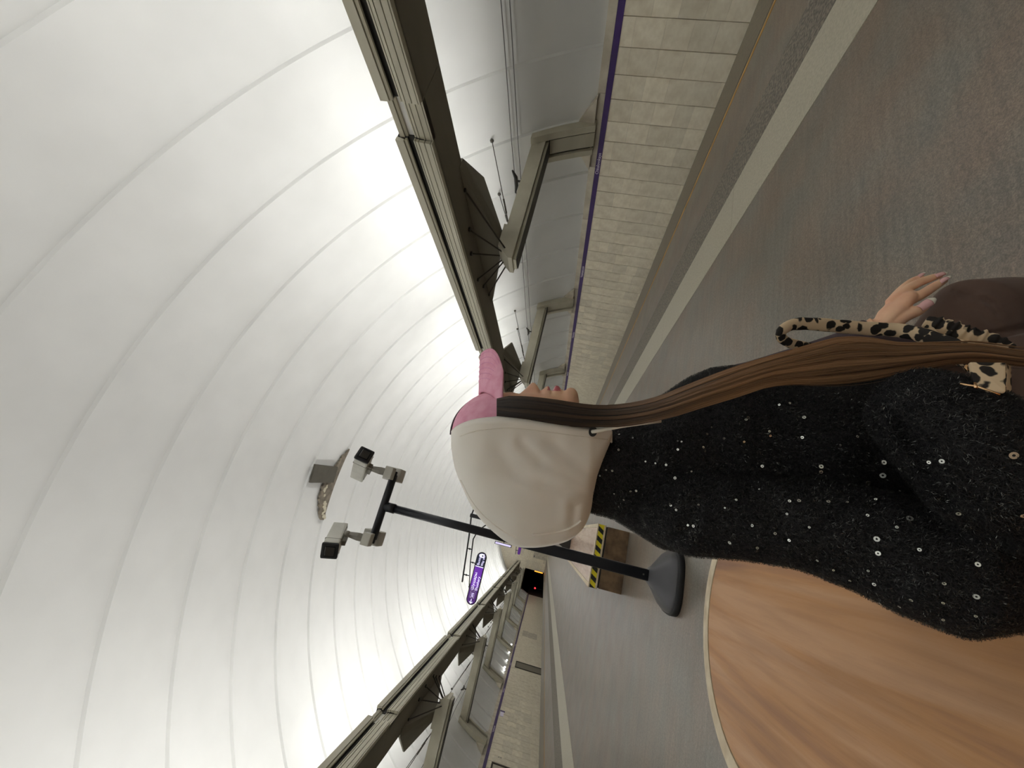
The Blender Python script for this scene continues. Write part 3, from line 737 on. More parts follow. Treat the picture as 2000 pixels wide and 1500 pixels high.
# hanging sign
sg = empty('hanging_sign', (-2.6, MY, 3.9)); tag(sg, 'long rounded purple and navy sign reading Shushary and Way out', 'sign')
sx0, sx1, sz0, sz1 = -3.66, -1.44, 3.50, 3.96; tilt = 0.0
hh = (sz1-sz0)/2
def pill(x0, x1, z0, z1, y0, y1, name, mt, parent, l=True, r=True):
    R = (z1-z0)/2; zc = (z0+z1)/2; pts = []
    if r:
        for i in range(17): a = -pi/2+pi*i/16; pts.append((x1-R+R*cos(a), zc+R*sin(a)))
    else: pts += [(x1, z0), (x1, z1)]
    if l:
        for i in range(17): a = pi/2+pi*i/16; pts.append((x0+R+R*cos(a), zc+R*sin(a)))
    else: pts += [(x0, z1), (x0, z0)]
    bm = bmesh.new(); prism(bm, pts, y0, y1, 'y'); return obj(name, bm, mt, parent)
def shear_sign(o):
    pass
cs = pill(sx0, sx1, sz0, sz1, MY-.06, MY+.06, 'sign_case', M['sign_black'], sg)
pill(-2.93, -2.09, sz0+.04, sz1-.04, MY-.066, MY-.06, 'purple_panel', M['sign_purple'], cs, False, False)
pill(sx0+.04, -2.93, sz0+.04, sz1-.04, MY-.066, MY-.06, 'purple_panel', M['sign_purple_dark'], cs, True, False)
pill(-2.05, sx1-.03, sz0+.04, sz1-.04, MY-.066, MY-.06, 'navy_panel', M['sign_navy'], cs, False, True)
quick_box('divider', (-2.085, -2.055, MY-.07, MY-.06, sz0+.04, sz1-.04), M['sign_text'], cs)
def st(s_, size, x, z, xs=1): text('sign_lettering', s_, size, M['sign_text'], (x, MY-.068, z), (1,0,0), (0,0,1), sg, 0.002, xs=xs)
st('Шушары', 0.175, -3.06, 3.745, 1.0); st('Shushary', 0.165, -3.06, 3.575, 1.0)
st('Выход', 0.155, -2.02, 3.75, .85); st('Way out', 0.15, -2.02, 3.58, .85)
st('205', 0.15, -3.36, 3.68, .9)
bm = bmesh.new()
for a_, b_ in (((-3.60, 3.73), (-3.42, 3.73)), ((-3.60, 3.73), (-3.53, 3.80)), ((-3.60, 3.73), (-3.53, 3.66))):
    tube(bm, [(a_[0], MY-.07, a_[1]), (b_[0], MY-.07, b_[1])], .014, 4)
obj('arrow', bm, M['sign_text'], sg)
bm = bmesh.new(); ring_prism(bm, [(-3.38, 3.63), (-3.09, 3.63), (-3.09, 3.84), (-3.38, 3.84)], [(-3.368, 3.642), (-3.102, 3.642), (-3.102, 3.828), (-3.368, 3.828)], 0, .004)
bmesh.ops.transform(bm, matrix=Matrix(((1,0,0,0),(0,0,-1,MY-.066),(0,1,0,0),(0,0,0,1))), verts=bm.verts); obj('number_frame', bm, M['lilac'], sg)
bm = bmesh.new(); prism(bm, [(-1.67, 3.62), (-1.51, 3.62), (-1.51, 3.76), (-1.54, 3.82), (-1.59, 3.87), (-1.64, 3.82), (-1.67, 3.76)], MY-.07, MY-.066, 'y'); obj('exit_symbol', bm, M['sign_text'], sg)
quick_box('symbol_door', (-1.625, -1.565, MY-.073, MY-.07, 3.66, 3.73), M['sign_navy'], sg)
for xx in (-2.98, -1.98):
    bm = bmesh.new(); zt = 4.20-(abs(xx)-2.0)*.222; tube(bm, [(xx, MY, zt), (xx, MY, sz1-.01)], .02, 6); bmesh.ops.create_icosphere(bm, subdivisions=1, radius=.045, matrix=Matrix.Translation((xx, MY, (zt+sz1)/2))); obj('hanger', bm, M['rubber'], sg)
# second, distant sign
s2 = pill(-2.75, -1.9, 3.15, 3.45, 45, 45.1, 'hanging_sign', M['sign_purple_dark'], None); tag(s2, 'tiny distant purple sign over the platform near the end wall', 'sign')
bm = bmesh.new(); tube(bm, [(-2.8, 45.05, 3.60), (-1.2, 45.05, 3.85)], .03, 6); tube(bm, [(-2.4, 45.05, 3.68), (-2.4, 45.05, 3.44)], .03, 6); obj('hanger', bm, M['rubber'], s2)
# amber display, red signal, ledge lamps
am = quick_box('led_display', (-5.98, -5.80, Y1-.14, Y1-.04, 0.15, 1.52), M['sign_black']); tag(am, 'narrow amber LED display at the left tunnel mouth', 'display')
for i in range(6): quick_box('led_segment', (-5.955, -5.825, Y1-.15, Y1-.14, 0.2+i*.215, 0.2+i*.215+.17), M['amber'], am)
rs = empty('tunnel_signal', (-8.2, Y1+1, 0.5)); tag(rs, 'small red signal light inside the left tunnel mouth', 'signal')
bm = bmesh.new(); tube(bm, [(-8.34, Y1+1.2, -1.0), (-8.34, Y1+1.2, 0.75)], .04, 6); obj('post', bm, M['rubber'], rs)
bm = bmesh.new(); bmesh.ops.create_icosphere(bm, subdivisions=2, radius=.13, matrix=Matrix.Translation((-8.34, Y1+1.1, 0.88))); obj('lens', bm, M['red'], rs)
for i, yy in enumerate((38.5, 36.2, 34.2, 32.6, 32.0)):
    e = empty('ledge_lamp', (-9.16, yy, 1.95)); tag(e, 'small bright lamp on the left wall ledge, %s one counted from the viewer' % ['farthest', 'second farthest', 'middle', 'second', 'nearest'][i], 'lamp', 'small lamps on the left ledge')
    bm = bmesh.new(); bmesh.ops.create_icosphere(bm, subdivisions=1, radius=.07, matrix=Matrix.Translation((-9.16, yy, 1.98))); obj('bulb', bm, M['bulb'], e)
    quick_box('socket', (-9.24, -9.16, yy-.04, yy+.04, 1.90, 1.95), M['rubber'], e)
#PERSON
# ================================================================ PERSON
def V(px, py, d):
    """a point seen in direction (px,py) at d metres along the viewing axis, in world coordinates"""
    return CAM + (RIGHT*((750-py)/FPX) + DOWN*((px-1000)/FPX) + FWD)*d
K = 1/FPX
def loft(bm, secs, n=40, cap=True):
    rings = []
    for (A, B, dc, bn, bf, ex) in secs:
        ring = []
        cx, cy = (A[0]+B[0])/2, (A[1]+B[1])/2; hx, hy = (A[0]-B[0])/2, (A[1]-B[1])/2
        for i in range(n):
            a = 2*pi*i/n; c, s_ = cos(a), sin(a)
            c = math.copysign(abs(c)**(2/ex), c); s_ = math.copysign(abs(s_)**(2/ex), s_)
            ring.append(bm.verts.new(V(cx+hx*c, cy+hy*c, dc-(bn if s_ > 0 else bf)*s_)))
        rings.append(ring)
    for A, B in zip(rings, rings[1:]):
        for i in range(n): bm.faces.new((A[i], A[(i+1) % n], B[(i+1) % n], B[i]))
    if cap: bm.faces.new(rings[0][::-1]); bm.faces.new(rings[-1])
def interp(keys, x):
    if x <= keys[0][0]: return keys[0][1:]
    for a, b in zip(keys, keys[1:]):
        if x <= b[0]:
            t = (x-a[0])/(b[0]-a[0]); return tuple(p+(q-p)*t for p, q in zip(a[1:], b[1:]))
    return keys[-1][1:]
def smooth_interp(keys, x):
    """Catmull-Rom through the keys"""
    ks = keys
    if x <= ks[0][0]: return ks[0][1:]
    if x >= ks[-1][0]: return ks[-1][1:]
    for i in range(len(ks)-1):
        if x <= ks[i+1][0]:
            p1, p2 = ks[i], ks[i+1]; p0 = ks[max(i-1, 0)]; p3 = ks[min(i+2, len(ks)-1)]
            h = p2[0]-p1[0]; t = (x-p1[0])/h; out = []
            for j in range(1, len(p1)):
                m1 = (p2[j]-p0[j])/(p2[0]-p0[0])*h; m2 = (p3[j]-p1[j])/(p3[0]-p1[0])*h
                out.append((2*t**3-3*t**2+1)*p1[j]+(t**3-2*t**2+t)*m1+(-2*t**3+3*t**2)*p2[j]+(t**3-t**2)*m2)
            return tuple(out)
def remeshed(name, bm, voxel, mats, parent, smooth_it=0, fn=None):
    bmesh.ops.recalc_face_normals(bm, faces=bm.faces)
    me = bpy.data.meshes.new('tmp'); bm.to_mesh(me); bm.free(); o = bpy.data.objects.new('tmp', me); COL.objects.link(o)
    md = o.modifiers.new('r', 'REMESH'); md.mode = 'VOXEL'; md.voxel_size = voxel; md.use_smooth_shade = True
    if smooth_it:
        ms_ = o.modifiers.new('s', 'SMOOTH'); ms_.iterations = smooth_it; ms_.factor = 0.5
    dg = bpy.context.evaluated_depsgraph_get(); me2 = bpy.data.meshes.new_from_object(o.evaluated_get(dg)); bpy.data.objects.remove(o)
    me2.name = name
    if fn:
        for v in me2.vertices: v.co = fn(v.co.copy())
    for p in me2.polygons: p.use_smooth = True
    me2.materials.clear()
    return link(name, me2, mats, parent)
def toimg(P):
    q = P-CAM; d = q.dot(FWD); return (q.dot(DOWN)/d*FPX+1000, 750-q.dot(RIGHT)/d*FPX, d)
PB = Vector((0.33, 0.86, 0.44))
person = empty('person', PB); tag(person, 'person seated in profile, black sparkly sweater, cream hood, pink cap, long brown hair', 'person')

# ---- head surface in head axes (f forward, s towards the viewer, v downward; one unit = one photo pixel at the head's depth)
HD = 0.76; HY = 850; AL = math.radians(20); KH = HD*K
def head_pt(f, s_, v): return V(v, HY-f*cos(AL)-s_*sin(AL), HD+KH*(f*sin(AL)-s_*cos(AL)))
#        v    fc  mid  sig   w   back
HK = [(905, 8, 8, 30, 8, 10), (910, 34, 34, 30, 34, 40), (922, 52, 52, 30, 48, 70), (940, 66, 66, 30, 60, 84), (970, 80, 80, 30, 70, 90),
      (1000, 83, 84, 20, 73, 102), (1010, 81, 83, 13, 72, 100), (1018, 80, 89, 11, 71, 98), (1028, 80, 99, 12, 71, 95), (1038, 80, 109, 15, 70, 92),
      (1044, 80, 109, 17, 69, 90), (1050, 80, 102, 18, 69, 88), (1055, 80, 93, 15, 68, 86), (1060, 80, 95, 17, 67, 83), (1066, 80, 100, 22, 66, 80), (1072, 80, 101, 22, 65, 78),
      (1076, 79, 92, 20, 64, 75), (1079, 79, 92, 20, 63, 73), (1084, 78, 102, 21, 62, 70), (1091, 77, 102, 20, 61, 66), (1097, 76, 94, 22, 60, 62), (1103, 75, 92, 24, 58, 58),
      (1110, 74, 97, 26, 56, 52), (1118, 70, 98, 26, 52, 44), (1124, 62, 94, 25, 46, 36), (1129, 50, 84, 22, 38, 28), (1132, 36, 62, 18, 28, 20)]
def head_bm(bm):
    rings = []; n = 96; v = 905.0
    while v <= 1132.01:
        fc, mid, sig, wd, bk = smooth_interp(HK, v); ring = []
        for i in range(n):
            a = 2*pi*i/n; c, s_ = cos(a), sin(a)
            ss = wd*math.copysign(abs(s_)**0.9, s_)
            if c >= 0:
                f = fc*(c**0.8)
                f += (mid-fc)*math.exp(-(ss/sig)**2)
            else: f = -bk*(abs(c)**0.9)
            ring.append(bm.verts.new(head_pt(f, ss, v)))
        rings.append(ring); v += 1.3
    for A, B in zip(rings, rings[1:]):
        for i in range(n): bm.faces.new((A[i], A[(i+1) % n], B[(i+1) % n], B[i]))
    bm.faces.new(rings[0][::-1]); bm.faces.new(rings[-1])
# ---- hand chain points
def finger(bm, pts, rr_, seg=14):
    # rounded, resampled chain
    P = [V(*p) for p in pts]; L = [0]
    for a, b in zip(P, P[1:]): L.append(L[-1]+(b-a).length)
    ks = [(l, p.x, p.y, p.z, r) for l, p, r in zip(L, P, rr_)]
    n = 18; out = [smooth_interp(ks, L[-1]*i/n) for i in range(n+1)]
    pts3 = [Vector(o_[:3]) for o_ in out]; rs_ = [o_[3] for o_ in out]
    d = (pts3[-1]-pts3[-2]).normalized(); r0 = rs_[-1]
    for q in (0.5, 0.8, 0.95): pts3.append(Vector(out[-1][:3])+d*r0*q); rs_.append(r0*sqrt(1-q*q))
    tube(bm, pts3, rs_, seg)
bm = bmesh.new()
head_bm(bm)
tube(bm, [V(1080, 860, .77), V(1140, 900, .775), V(1230, 915, .80), V(1300, 900, .83)], [.052, .050, .058, .07], 24)     # neck
tube(bm, [V(1290, 900, .82), V(1450, 900, .83), V(1650, 910, .82), V(1780, 905, .81)], [.10, .105, .095, .10], 24)       # trunk
tube(bm, [V(1330, 900, .82), V(1330, 800, .90), V(1390, 765, .90), V(1560, 730, .84), V(1700, 655, .755), V(1722, 636, .742)], [.05, .045, .045, .034, .024, .0235], 20)   # far arm
tube(bm, [V(1330, 900, .82), V(1330, 990, .70), V(1620, 1030, .60), V(1930, 1085, .52), V(2000, 1010, .46), V(1860, 865, .475)], [.05, .05, .042, .036, .034, .026], 20)  # near arm
# palm
tube(bm, [V(1708, 645, .742), V(1722, 634, .742), V(1742, 610, .746), V(1762, 588, .752), V(1776, 577, .757)], [.0215, .0225, .030, .0275, .015], 20, flat=0.52)
finger(bm, [(1750, 607, .742), (1772, 590, .742), (1801, 574.5, .740), (1827, 558, .746), (1844, 548, .755)], [.0105, .0093, .0086, .0076, .0056])   # index
finger(bm, [(1740, 595, .750), (1766, 569, .753), (1791, 554, .757), (1819, 543, .764), (1836, 538, .770)], [.0100, .0084, .0078, .0068, .0052])   # middle
finger(bm, [(1740, 592, .762), (1762, 566, .768), (1782, 550, .775), (1798, 542, .785)], [.0100, .0082, .0074, .0055])                                 # ring
finger(bm, [(1738, 600, .772), (1756, 576, .784), (1774, 562, .794), (1788, 555, .80)], [.0090, .0072, .0065, .005])                                    # little
finger(bm, [(1722, 640, .735), (1746, 631, .728), (1770, 617, .722), (1792, 607, .720), (1808, 597, .722)], [.013, .0115, .0098, .0094, .0070])          # thumb
# right hand, holding the bag under the flap
tube(bm, [V(1860, 865, .475), V(1812, 820, .50), V(1800, 790, .515), V(1796, 778, .52)], [.026, .022, .030, .024], 16, flat=0.6)
for i in range(4): finger(bm, [(1802-i*7, 788-i*3, .52), (1800-i*7, 776-i*3, .53), (1800-i*7, 766-i*2, .535)], [.009, .008, .006], 8)
finger(bm, [(1812, 800, .50), (1816, 784, .51), (1818, 774, .515)], [.010, .009, .007], 8)
# legs and feet
hipL, kneeL = Vector((0.30, 0.97, 0.53)), V(1905, 626, .76); ankL = kneeL+Vector((0.04, -0.01, -0.37))
hipR, kneeR = Vector((0.30, 0.74, 0.53)), V(2045, 722, .64); ankR = Vector((kneeR.x+.03, kneeR.y, 0.09))
for hp, kn, an in ((hipL, kneeL, ankL), (hipR, kneeR, ankR)):
    tube(bm, [hp, hp.lerp(kn, .5), kn], [.075, .065, .052], 16); tube(bm, [kn, kn.lerp(an, .35), an], [.050, .050, .032], 16)
tube(bm, [hipL, hipR], .08, 16)
body = remeshed('body', bm, 0.0021, [M['skin'], M['lips']], person, 0)
# lips get their own colour
for p in body.data.polygons:
    x, y, d = toimg(p.center)
    if 1069.5 < x < 1094.5 and .6 < d < .9:
        yv = (HY-y-(0))/cos(AL)
        if y < 764 and abs((x-1077.5)) > -1:
            lim = 762.5 if x < 1078 else 763.5
            if y < lim: p.material_index = 1
# nails
def nail(p0, p1, wd, up, name='nail'):
    a, b = V(*p0), V(*p1); t = (b-a).normalized(); L_ = (b-a).length; u = (CAM-a).normalized()+Vector(up)*0.6; sd = t.cross(u).normalized(); u = sd.cross(t)
    for nm, q0, q1, mt in ((name, 0.0, 0.68, M['nail']), ('nail_tip', 0.68, 1.0, M['nail_tip'])):
        bm = bmesh.new(); rows = []
        for i in range(7):
            q = q0+(q1-q0)*i/6; wq = wd*(0.8+0.2*sin(min(1, q*2)*pi/2))*(1 if q < .6 else 1-0.62*((q-.6)/.4)**1.6)
            rows.append([(a+t*(q*L_)+sd*(wq*x)+u*(wq*0.45*(1-x*x)+0.0012+0.0015*sin(q*pi)), u) for x in (-1, -.6, -.2, .2, .6, 1)])
        T = [[bm.verts.new(p) for p, _ in r] for r in rows]; Bt = [[bm.verts.new(p-uu*0.0011) for p, uu in r] for r in rows]
        for i in range(6):
            for j in range(5):
                bm.faces.new((T[i][j], T[i][j+1], T[i+1][j+1], T[i+1][j])); bm.faces.new((Bt[i][j], Bt[i+1][j], Bt[i+1][j+1], Bt[i][j+1]))
        for i in range(6):
            bm.faces.new((T[i][0], T[i+1][0], Bt[i+1][0], Bt[i][0])); bm.faces.new((T[i][5], Bt[i][5], Bt[i+1][5], T[i+1][5]))
        for j in range(5):
            bm.faces.new((T[0][j], Bt[0][j], Bt[0][j+1], T[0][j+1])); bm.faces.new((T[6][j], T[6][j+1], Bt[6][j+1], Bt[6][j]))
        obj(nm, bm, mt, body, smooth=True)
nail((1796, 603, .7125), (1826.5, 583.5, .708), .0074, (0, 0, 0.3))
nail((1834, 554, .7435), (1856, 540, .746), .0048, (0, 0.2, 1))
nail((1826, 540, .7595), (1850, 533, .761), .0046, (0, 0.2, 1))
nail((1791, 544, .777), (1807, 533, .782), .0042, (0, 0.2, 1))

# ---- trousers
bm = bmesh.new()
tube(bm, [hipL, hipL.lerp(kneeL, .35), hipL.lerp(kneeL, .7), kneeL+Vector((-.03, 0, .012)), kneeL+Vector((.012, 0, -.002)), kneeL+Vector((.018, 0, -.04)), kneeL.lerp(ankL, .35)+Vector((.01,0,0)), ankL], [.098, .09, .082, .077, .074, .072, .074, .066], 32)
tube(bm, [hipR, hipR.lerp(kneeR, .35), hipR.lerp(kneeR, .7), kneeR, kneeR+Vector((.018, 0, -.04)), kneeR.lerp(ankR, .4), ankR], [.098, .09, .08, .074, .071, .07, .06], 32)
tube(bm, [hipL+Vector((-.02, .03, 0)), hipR+Vector((-.02, -.03, 0))], .098, 24)
def trouser_folds(p):
    x, y, d = toimg(p)
    a = 0.0
    for (x0, y0, x1, y1, wd, am) in ((1868, 566, 1905, 572, 6, .0035), (1878, 574, 1940, 592, 7, .004), (1925, 585, 1950, 612, 7, .0035), (1940, 652, 2000, 640, 6, .007), (1905, 600, 1948, 640, 9, .003)):
        dx, dy = x1-x0, y1-y0; L2 = dx*dx+dy*dy; t_ = max(0, min(1, ((x-x0)*dx+(y-y0)*dy)/L2)); q = math.hypot(x-x0-dx*t_, y-y0-dy*t_)
        a += am*math.exp(-(q/wd)**2)
        a -= am*.5*math.exp(-((q-wd*1.6)/wd)**2)
    return p + (p-CAM).normalized()*a
remeshed('trousers', bm, 0.0045, M['pants'], person, 4, trouser_folds)
for an, dirx in ((ankL, 1), (ankR, 1)):
    bm = bmesh.new(); tube(bm, [(an.x-.05, an.y, .045), (an.x+.02, an.y, .05), (an.x+.10, an.y, .04), (an.x+.17, an.y, .028)], [.038, .045, .04, .022], 16); obj('shoe', bm, M['shoe'], person, smooth=True)

# ---- grey sleeve of the far arm
bm = bmesh.new()
tube(bm, [V(1400, 770, .88), V(1480, 745, .84), V(1560, 716, .80), (V(1640, 688, .772)), V(1690, 668, .757), V(1760, 676, .74), V(1830, 690, .73)], [.055, .046, .040, .037, .037, .032, .026], 28)
def cuff(p):
    x, y, d = toimg(p); return p+RIGHT*(0.006*math.exp(-((x-1682)/14)**2)*(1 if y < 665 else 0))+DOWN*0
remeshed('sleeve', bm, 0.004, M['sleeve'], person, 3, cuff)

# ---- sweater
bm = bmesh.new()
T = [((1168, 850), (1140, 985), .765, .075, .075), ((1190, 835), (1152, 1001), .765, .085, .085), ((1225, 815), (1196, 1012), .77, .095, .09), ((1262, 797), (1246, 1042), .775, .10, .10), ((1300, 768), (1290, 1070), .78, .115, .11),
     ((1345, 738), (1335, 1080), .785, .125, .12), ((1390, 719), (1380, 1078), .79, .13, .125), ((1440, 714), (1440, 1072), .795, .150, .13), ((1520, 718), (1520, 1075), .80, .165, .13),
     ((1620, 722), (1620, 1090), .80, .185, .13), ((1720, 718), (1720, 1110), .775, .175, .11), ((1790, 718), (1790, 1120), .75, .17, .09), ((1832, 740), (1832, 1100), .735, .15, .07)]
loft(bm, [(a, b, d, bn, bf, 2.2) for a, b, d, bn, bf in T], 48)
tube(bm, [V(1300, 985, .72), V(1345, 1000, .68), V(1450, 1005, .645), V(1560, 1020, .61), V(1680, 1050, .575), V(1780, 1085, .545), V(1850, 1105, .53), V(1905, 1098, .525), V(1950, 1062, .52), V(1980, 1025, .515)],
     [.062, .070, .068, .067, .073, .079, .084, .080, .070, .055], 32)
tube(bm, [V(2050, 985, .47), V(1998, 968, .457), V(1938, 925, .46), V(1874, 856, .472), V(1810, 812, .49), V(1768, 786, .52)], [.058, .067, .070, .068, .060, .050], 32)
SW_FOLDS = ((1760, 830, 1850, 975, 16, .012), (1850, 975, 1960, 1062, 15, .012), (1290, 1010, 1400, 960, 16, .006), (1310, 1070, 1360, 1000, 15, .006), (1250, 1000, 1330, 930, 20, .004), (1420, 900, 1520, 1010, 26, .005), (1600, 1090, 1760, 1130, 22, .005), (1230, 850, 1330, 800, 18, .004), (1560, 780, 1700, 800, 20, .004), (1700, 900, 1780, 960, 26, .005))
def sw_fold(p):
    x, y, d = toimg(p); a = 0; pos = 0
    for (x0, y0, x1, y1, wd, am) in SW_FOLDS:
        dx, dy = x1-x0, y1-y0; L2 = dx*dx+dy*dy; t_ = max(0, min(1, ((x-x0)*dx+(y-y0)*dy)/L2)); q = math.hypot(x-x0-dx*t_, y-y0-dy*t_)
        pos += (am*math.exp(-(q/wd)**2))**3; a -= am*.3*math.exp(-((q-wd*1.8)/wd)**2)
    return p+(p-CAM).normalized()*(a+pos**(1/3))
sweater = remeshed('sweater', bm, 0.006, M['sweater'], person, 3, sw_fold)
# yarn fibres on the sweater
rf = random.Random(21)
polys = [p for p in sweater.data.polygons]
vis = []
for p in polys:
    c = p.center; x, y, d = toimg(c)
    if x < 2060 and p.normal.dot((CAM-c).normalized()) > -0.35: vis.append(p)
tot = []; acc = 0
for p in vis: acc += p.area; tot.append(acc)
import bisect
def sample():
    p = vis[min(len(vis)-1, bisect.bisect(tot, rf.random()*acc))]; vs = [sweater.data.vertices[i].co for i in p.vertices]
    a, b = rf.random(), rf.random(); q = vs[0].lerp(vs[1], a).lerp(vs[3 % len(vs)].lerp(vs[2], a), b) if len(vs) == 4 else vs[0].lerp(vs[1], a).lerp(vs[2], b)
    return q, p.normal
def fibres(name, count, length, rad, lift, mt):
    vs = []; fs = []
    for _ in range(count):
        q, n = sample()
        t = Vector((rf.gauss(0, 1), rf.gauss(0, 1), rf.gauss(0, 1)-.4)); t = (t-n*t.dot(n)).normalized(); sd = n.cross(t)
        L_ = length*rf.uniform(.5, 1.4); h = lift*rf.uniform(.3, 1.3); bend = rf.uniform(-.5, .5)*L_
        a = q+n*0.0005; b = q+t*L_*.5+n*h+sd*bend*.3; c = q+t*L_+n*h*rf.uniform(.2, 1.4)+sd*bend
        wv = sd*rad
        i0 = len(vs); vs += [a-wv, a+wv, b+wv, b-wv, c]; fs += [(i0, i0+1, i0+2, i0+3), (i0+3, i0+2, i0+4)]
    me = bpy.data.meshes.new(name); me.from_pydata([tuple(v) for v in vs], [], fs); me.update()
    o = link(name, me, mt, sweater); tag(o, kind='stuff'); return o
fibres('yarn_fibre', 90000, .0085, .00022, .0026, M['fuzz'])
fibres('lurex_fibre', 22000, .0042, .00022, .0022, M['tinsel'])
# sequins: little rings with a hole, scattered where the photograph shows them glint
sq = [(1210,851,3),(1237,856,3),(1184,916,4),(1196,918,4),(1207,879,4),(1172,928,3),(1200,962,3),(1231,957,4),(1243,957,4),(1219,974,3),(1281,905,3),(1301,908,4),(1261,902,3),(1319,934,5),(1311,985,4),(1322,996,4),(1364,988,4),(1311,988,4),(1344,1025,4),(1356,1027,5),(1284,1040,3),(1372,874,4),(1376,879,4),(1324,878,4),(1331,862,3),(1325,862,3),(1380,849,4),(1388,836,3),(1415,857,4),(1459,816,6),(1457,822,5),(1452,862,4),(1502,843,4),(1503,850,4),(1489,911,5),(1438,978,4),(1416,993,3),(1427,1058,6),(1471,1027,5),(1478,1068,5),(1484,958,3),(1513,1041,5),(1542,980,5),(1560,980,6),(1538,1004,4),(1543,1054,5),(1567,854,5),(1571,817,6),(1523,792,4),(1541,789,4),(1603,911,7),(1602,921,6),(1618,982,6),(1656,984,5),(1672,854,5),(1692,943,9),(1694,1008,5),(1659,950,5),(1712,978,5),(1724,929,9),(1729,903,8),(1763,915,8),(1730,959,9),(1732,799,7),(1776,1014,10),(1713,1053,9),(1714,1080,8),(1796,1074,6),(1751,1031,5),(1842,901,8),(1817,902,6),(1871,1000,7),(1976,888,13),(1908,1102,8),(1906,1163,9),(1842,1137,6),(1708,1139,6),(1695,1113,4),(1781,1169,6),(1842,1174,5),(1759,1182,5),(1722,1176,4),(1598,1092,5),(1627,1111,4),(1840,1207,5),(1904,1200,5),(1660,1131,4),(1996,1003,9),(1350,920,3),(1470,870,3),(1580,1030,4),(1640,870,4)]
mw = sweater.data
from mathutils.bvhtree import BVHTree
bvh = BVHTree.FromPolygons([v.co for v in mw.vertices], [tuple(p.vertices) for p in mw.polygons])
seqme = None
for (x, y, r) in sq:
    dr = (V(x, y, 1)-CAM).normalized(); hit, n, idx, dist = bvh.ray_cast(CAM, dr)
    if hit is None: continue
    if seqme is None:
        bm = bmesh.new(); o1 = [(cos(2*pi*i/16), sin(2*pi*i/16)) for i in range(16)]; i1 = [(.36*a, .36*b) for a, b in o1]; ring_prism(bm, o1, i1, -.05, .05)
        seqme = bpy.data.meshes.new('sequin'); bmesh.ops.recalc_face_normals(bm, faces=bm.faces); bm.to_mesh(seqme); bm.free(); seqme.materials.append(M['sequin'])
    o = bpy.data.objects.new('sequin', seqme); COL.objects.link(o); o.parent = sweater
    nn = (n*-1 if n.dot(dr) > 0 else n); nn = (nn+Vector((rf.gauss(0, .22), rf.gauss(0, .22), rf.gauss(0, .22)+.15))).normalized()
    rad = r*0.5*K*(hit-CAM).dot(FWD)*1.1
    o.matrix_parent_inverse = Matrix.Identity(4)
    mm = nn.to_track_quat('Z', 'Y').to_matrix().to_4x4()@Matrix.Scale(rad, 4); mm.translation = hit+nn*0.003-absloc(sweater)
    o.matrix_local = mm

# ---- hood
#       px   yf   yb   near  far
HH = [(881, 842, 872, .03), (886, 836, 905, .055), (893, 831, 928, .072), (903, 826, 952, .085), (920, 820, 988, .097), (940, 816, 1016, .105), (960, 814, 1036, .108), (985, 812, 1056, .11), (1010, 813, 1068, .112),
      (1040, 816, 1070, .112), (1070, 820, 1067, .111), (1100, 824, 1060, .109), (1120, 827, 1050, .106), (1138, 829, 1033, .103), (1152, 831, 1005, .100), (1166, 833, 950, .094), (1180, 835, 905, .088), (1192, 838, 868, .083), (1196, 842, 850, .080)]
def hood_fold(x, y):
    a = 0; pos = 0
    for (x0, y0, x1, y1, wd, am) in ((1004, 927, 1060, 944, 17, .0048), (1060, 948, 1156, 966, 12, .0055), (1020, 866, 1056, 902, 11, .0035), (1056, 902, 1156, 955, 13, .0025), (1080, 868, 1156, 930, 16, .0030), (1150, 972, 1122, 990, 10, .0060), (1122, 990, 1118, 1020, 10, .0060), (1118, 1020, 1070, 1050, 9, .0040), (975, 878, 1000, 915, 16, .002), (950, 1000, 1080, 1006, 30, .004), (930, 965, 985, 925, 26, .003)):
        dx, dy = x1-x0, y1-y0; L2 = dx*dx+dy*dy; t_ = max(0, min(1, ((x-x0)*dx+(y-y0)*dy)/L2)); q = math.hypot(x-x0-dx*t_, y-y0-dy*t_)
        pos += (am*math.exp(-(q/wd)**2))**3; a -= am*.25*math.exp(-((q-wd*2.0)/(wd*1.3))**2)
    return a+pos**(1/3)
bm = bmesh.new(); rows = []
NT = 60
def hood_d(px, t):
    yf, yb, b_ = smooth_interp(HH, px)
    g = min(1, (t/.05))**.5*0.25+0.75 if t < .05 else 1.0
    g = g if t > 0 else .75
    back = max(0, 1-max(0, (t-.35)/.65)**2.2)**.5
    return yf+(yb-yf)*t, 0.745, b_*g*back
for j in range(100):
    px = 881+(1196-881)*(j/99)
    near = []; far = []
    for i in range(NT+1):
        t = i/NT; y, dc, b_ = hood_d(px, t)
        near.append(V(px, y, dc-b_+hood_fold(px, y)*(1 if b_ > .02 else b_/.02))); far.append(V(px, y, dc+b_))
    rows.append((near, far))
N1 = [[bm.verts.new(p) for p in r[0]] for r in rows]; F1 = [[bm.verts.new(p) for p in r[1]] for r in rows]
for j in range(99):
    for i in range(NT):
        bm.faces.new((N1[j][i], N1[j][i+1], N1[j+1][i+1], N1[j+1][i])); bm.faces.new((F1[j][i], F1[j+1][i], F1[j+1][i+1], F1[j][i+1]))
    # back closes; front left open but with a turned-in lining
    bm.faces.new((N1[j][NT], F1[j][NT], F1[j+1][NT], N1[j+1][NT]))
inn = []
for j in range(100):
    px = 881+(1196-881)*(j/99); y, dc, b_ = hood_d(px, 0)
    inn.append((bm.verts.new(V(px, y+26, dc-b_+.007)), bm.verts.new(V(px, y+26, dc+b_-.007))))
for j in range(99):
    bm.faces.new((N1[j][0], N1[j+1][0], inn[j+1][0], inn[j][0])); bm.faces.new((F1[j][0], inn[j][1], inn[j+1][1], F1[j+1][0]))
for i in range(NT): bm.faces.new((N1[0][i], F1[0][i], F1[0][i+1], N1[0][i+1]))
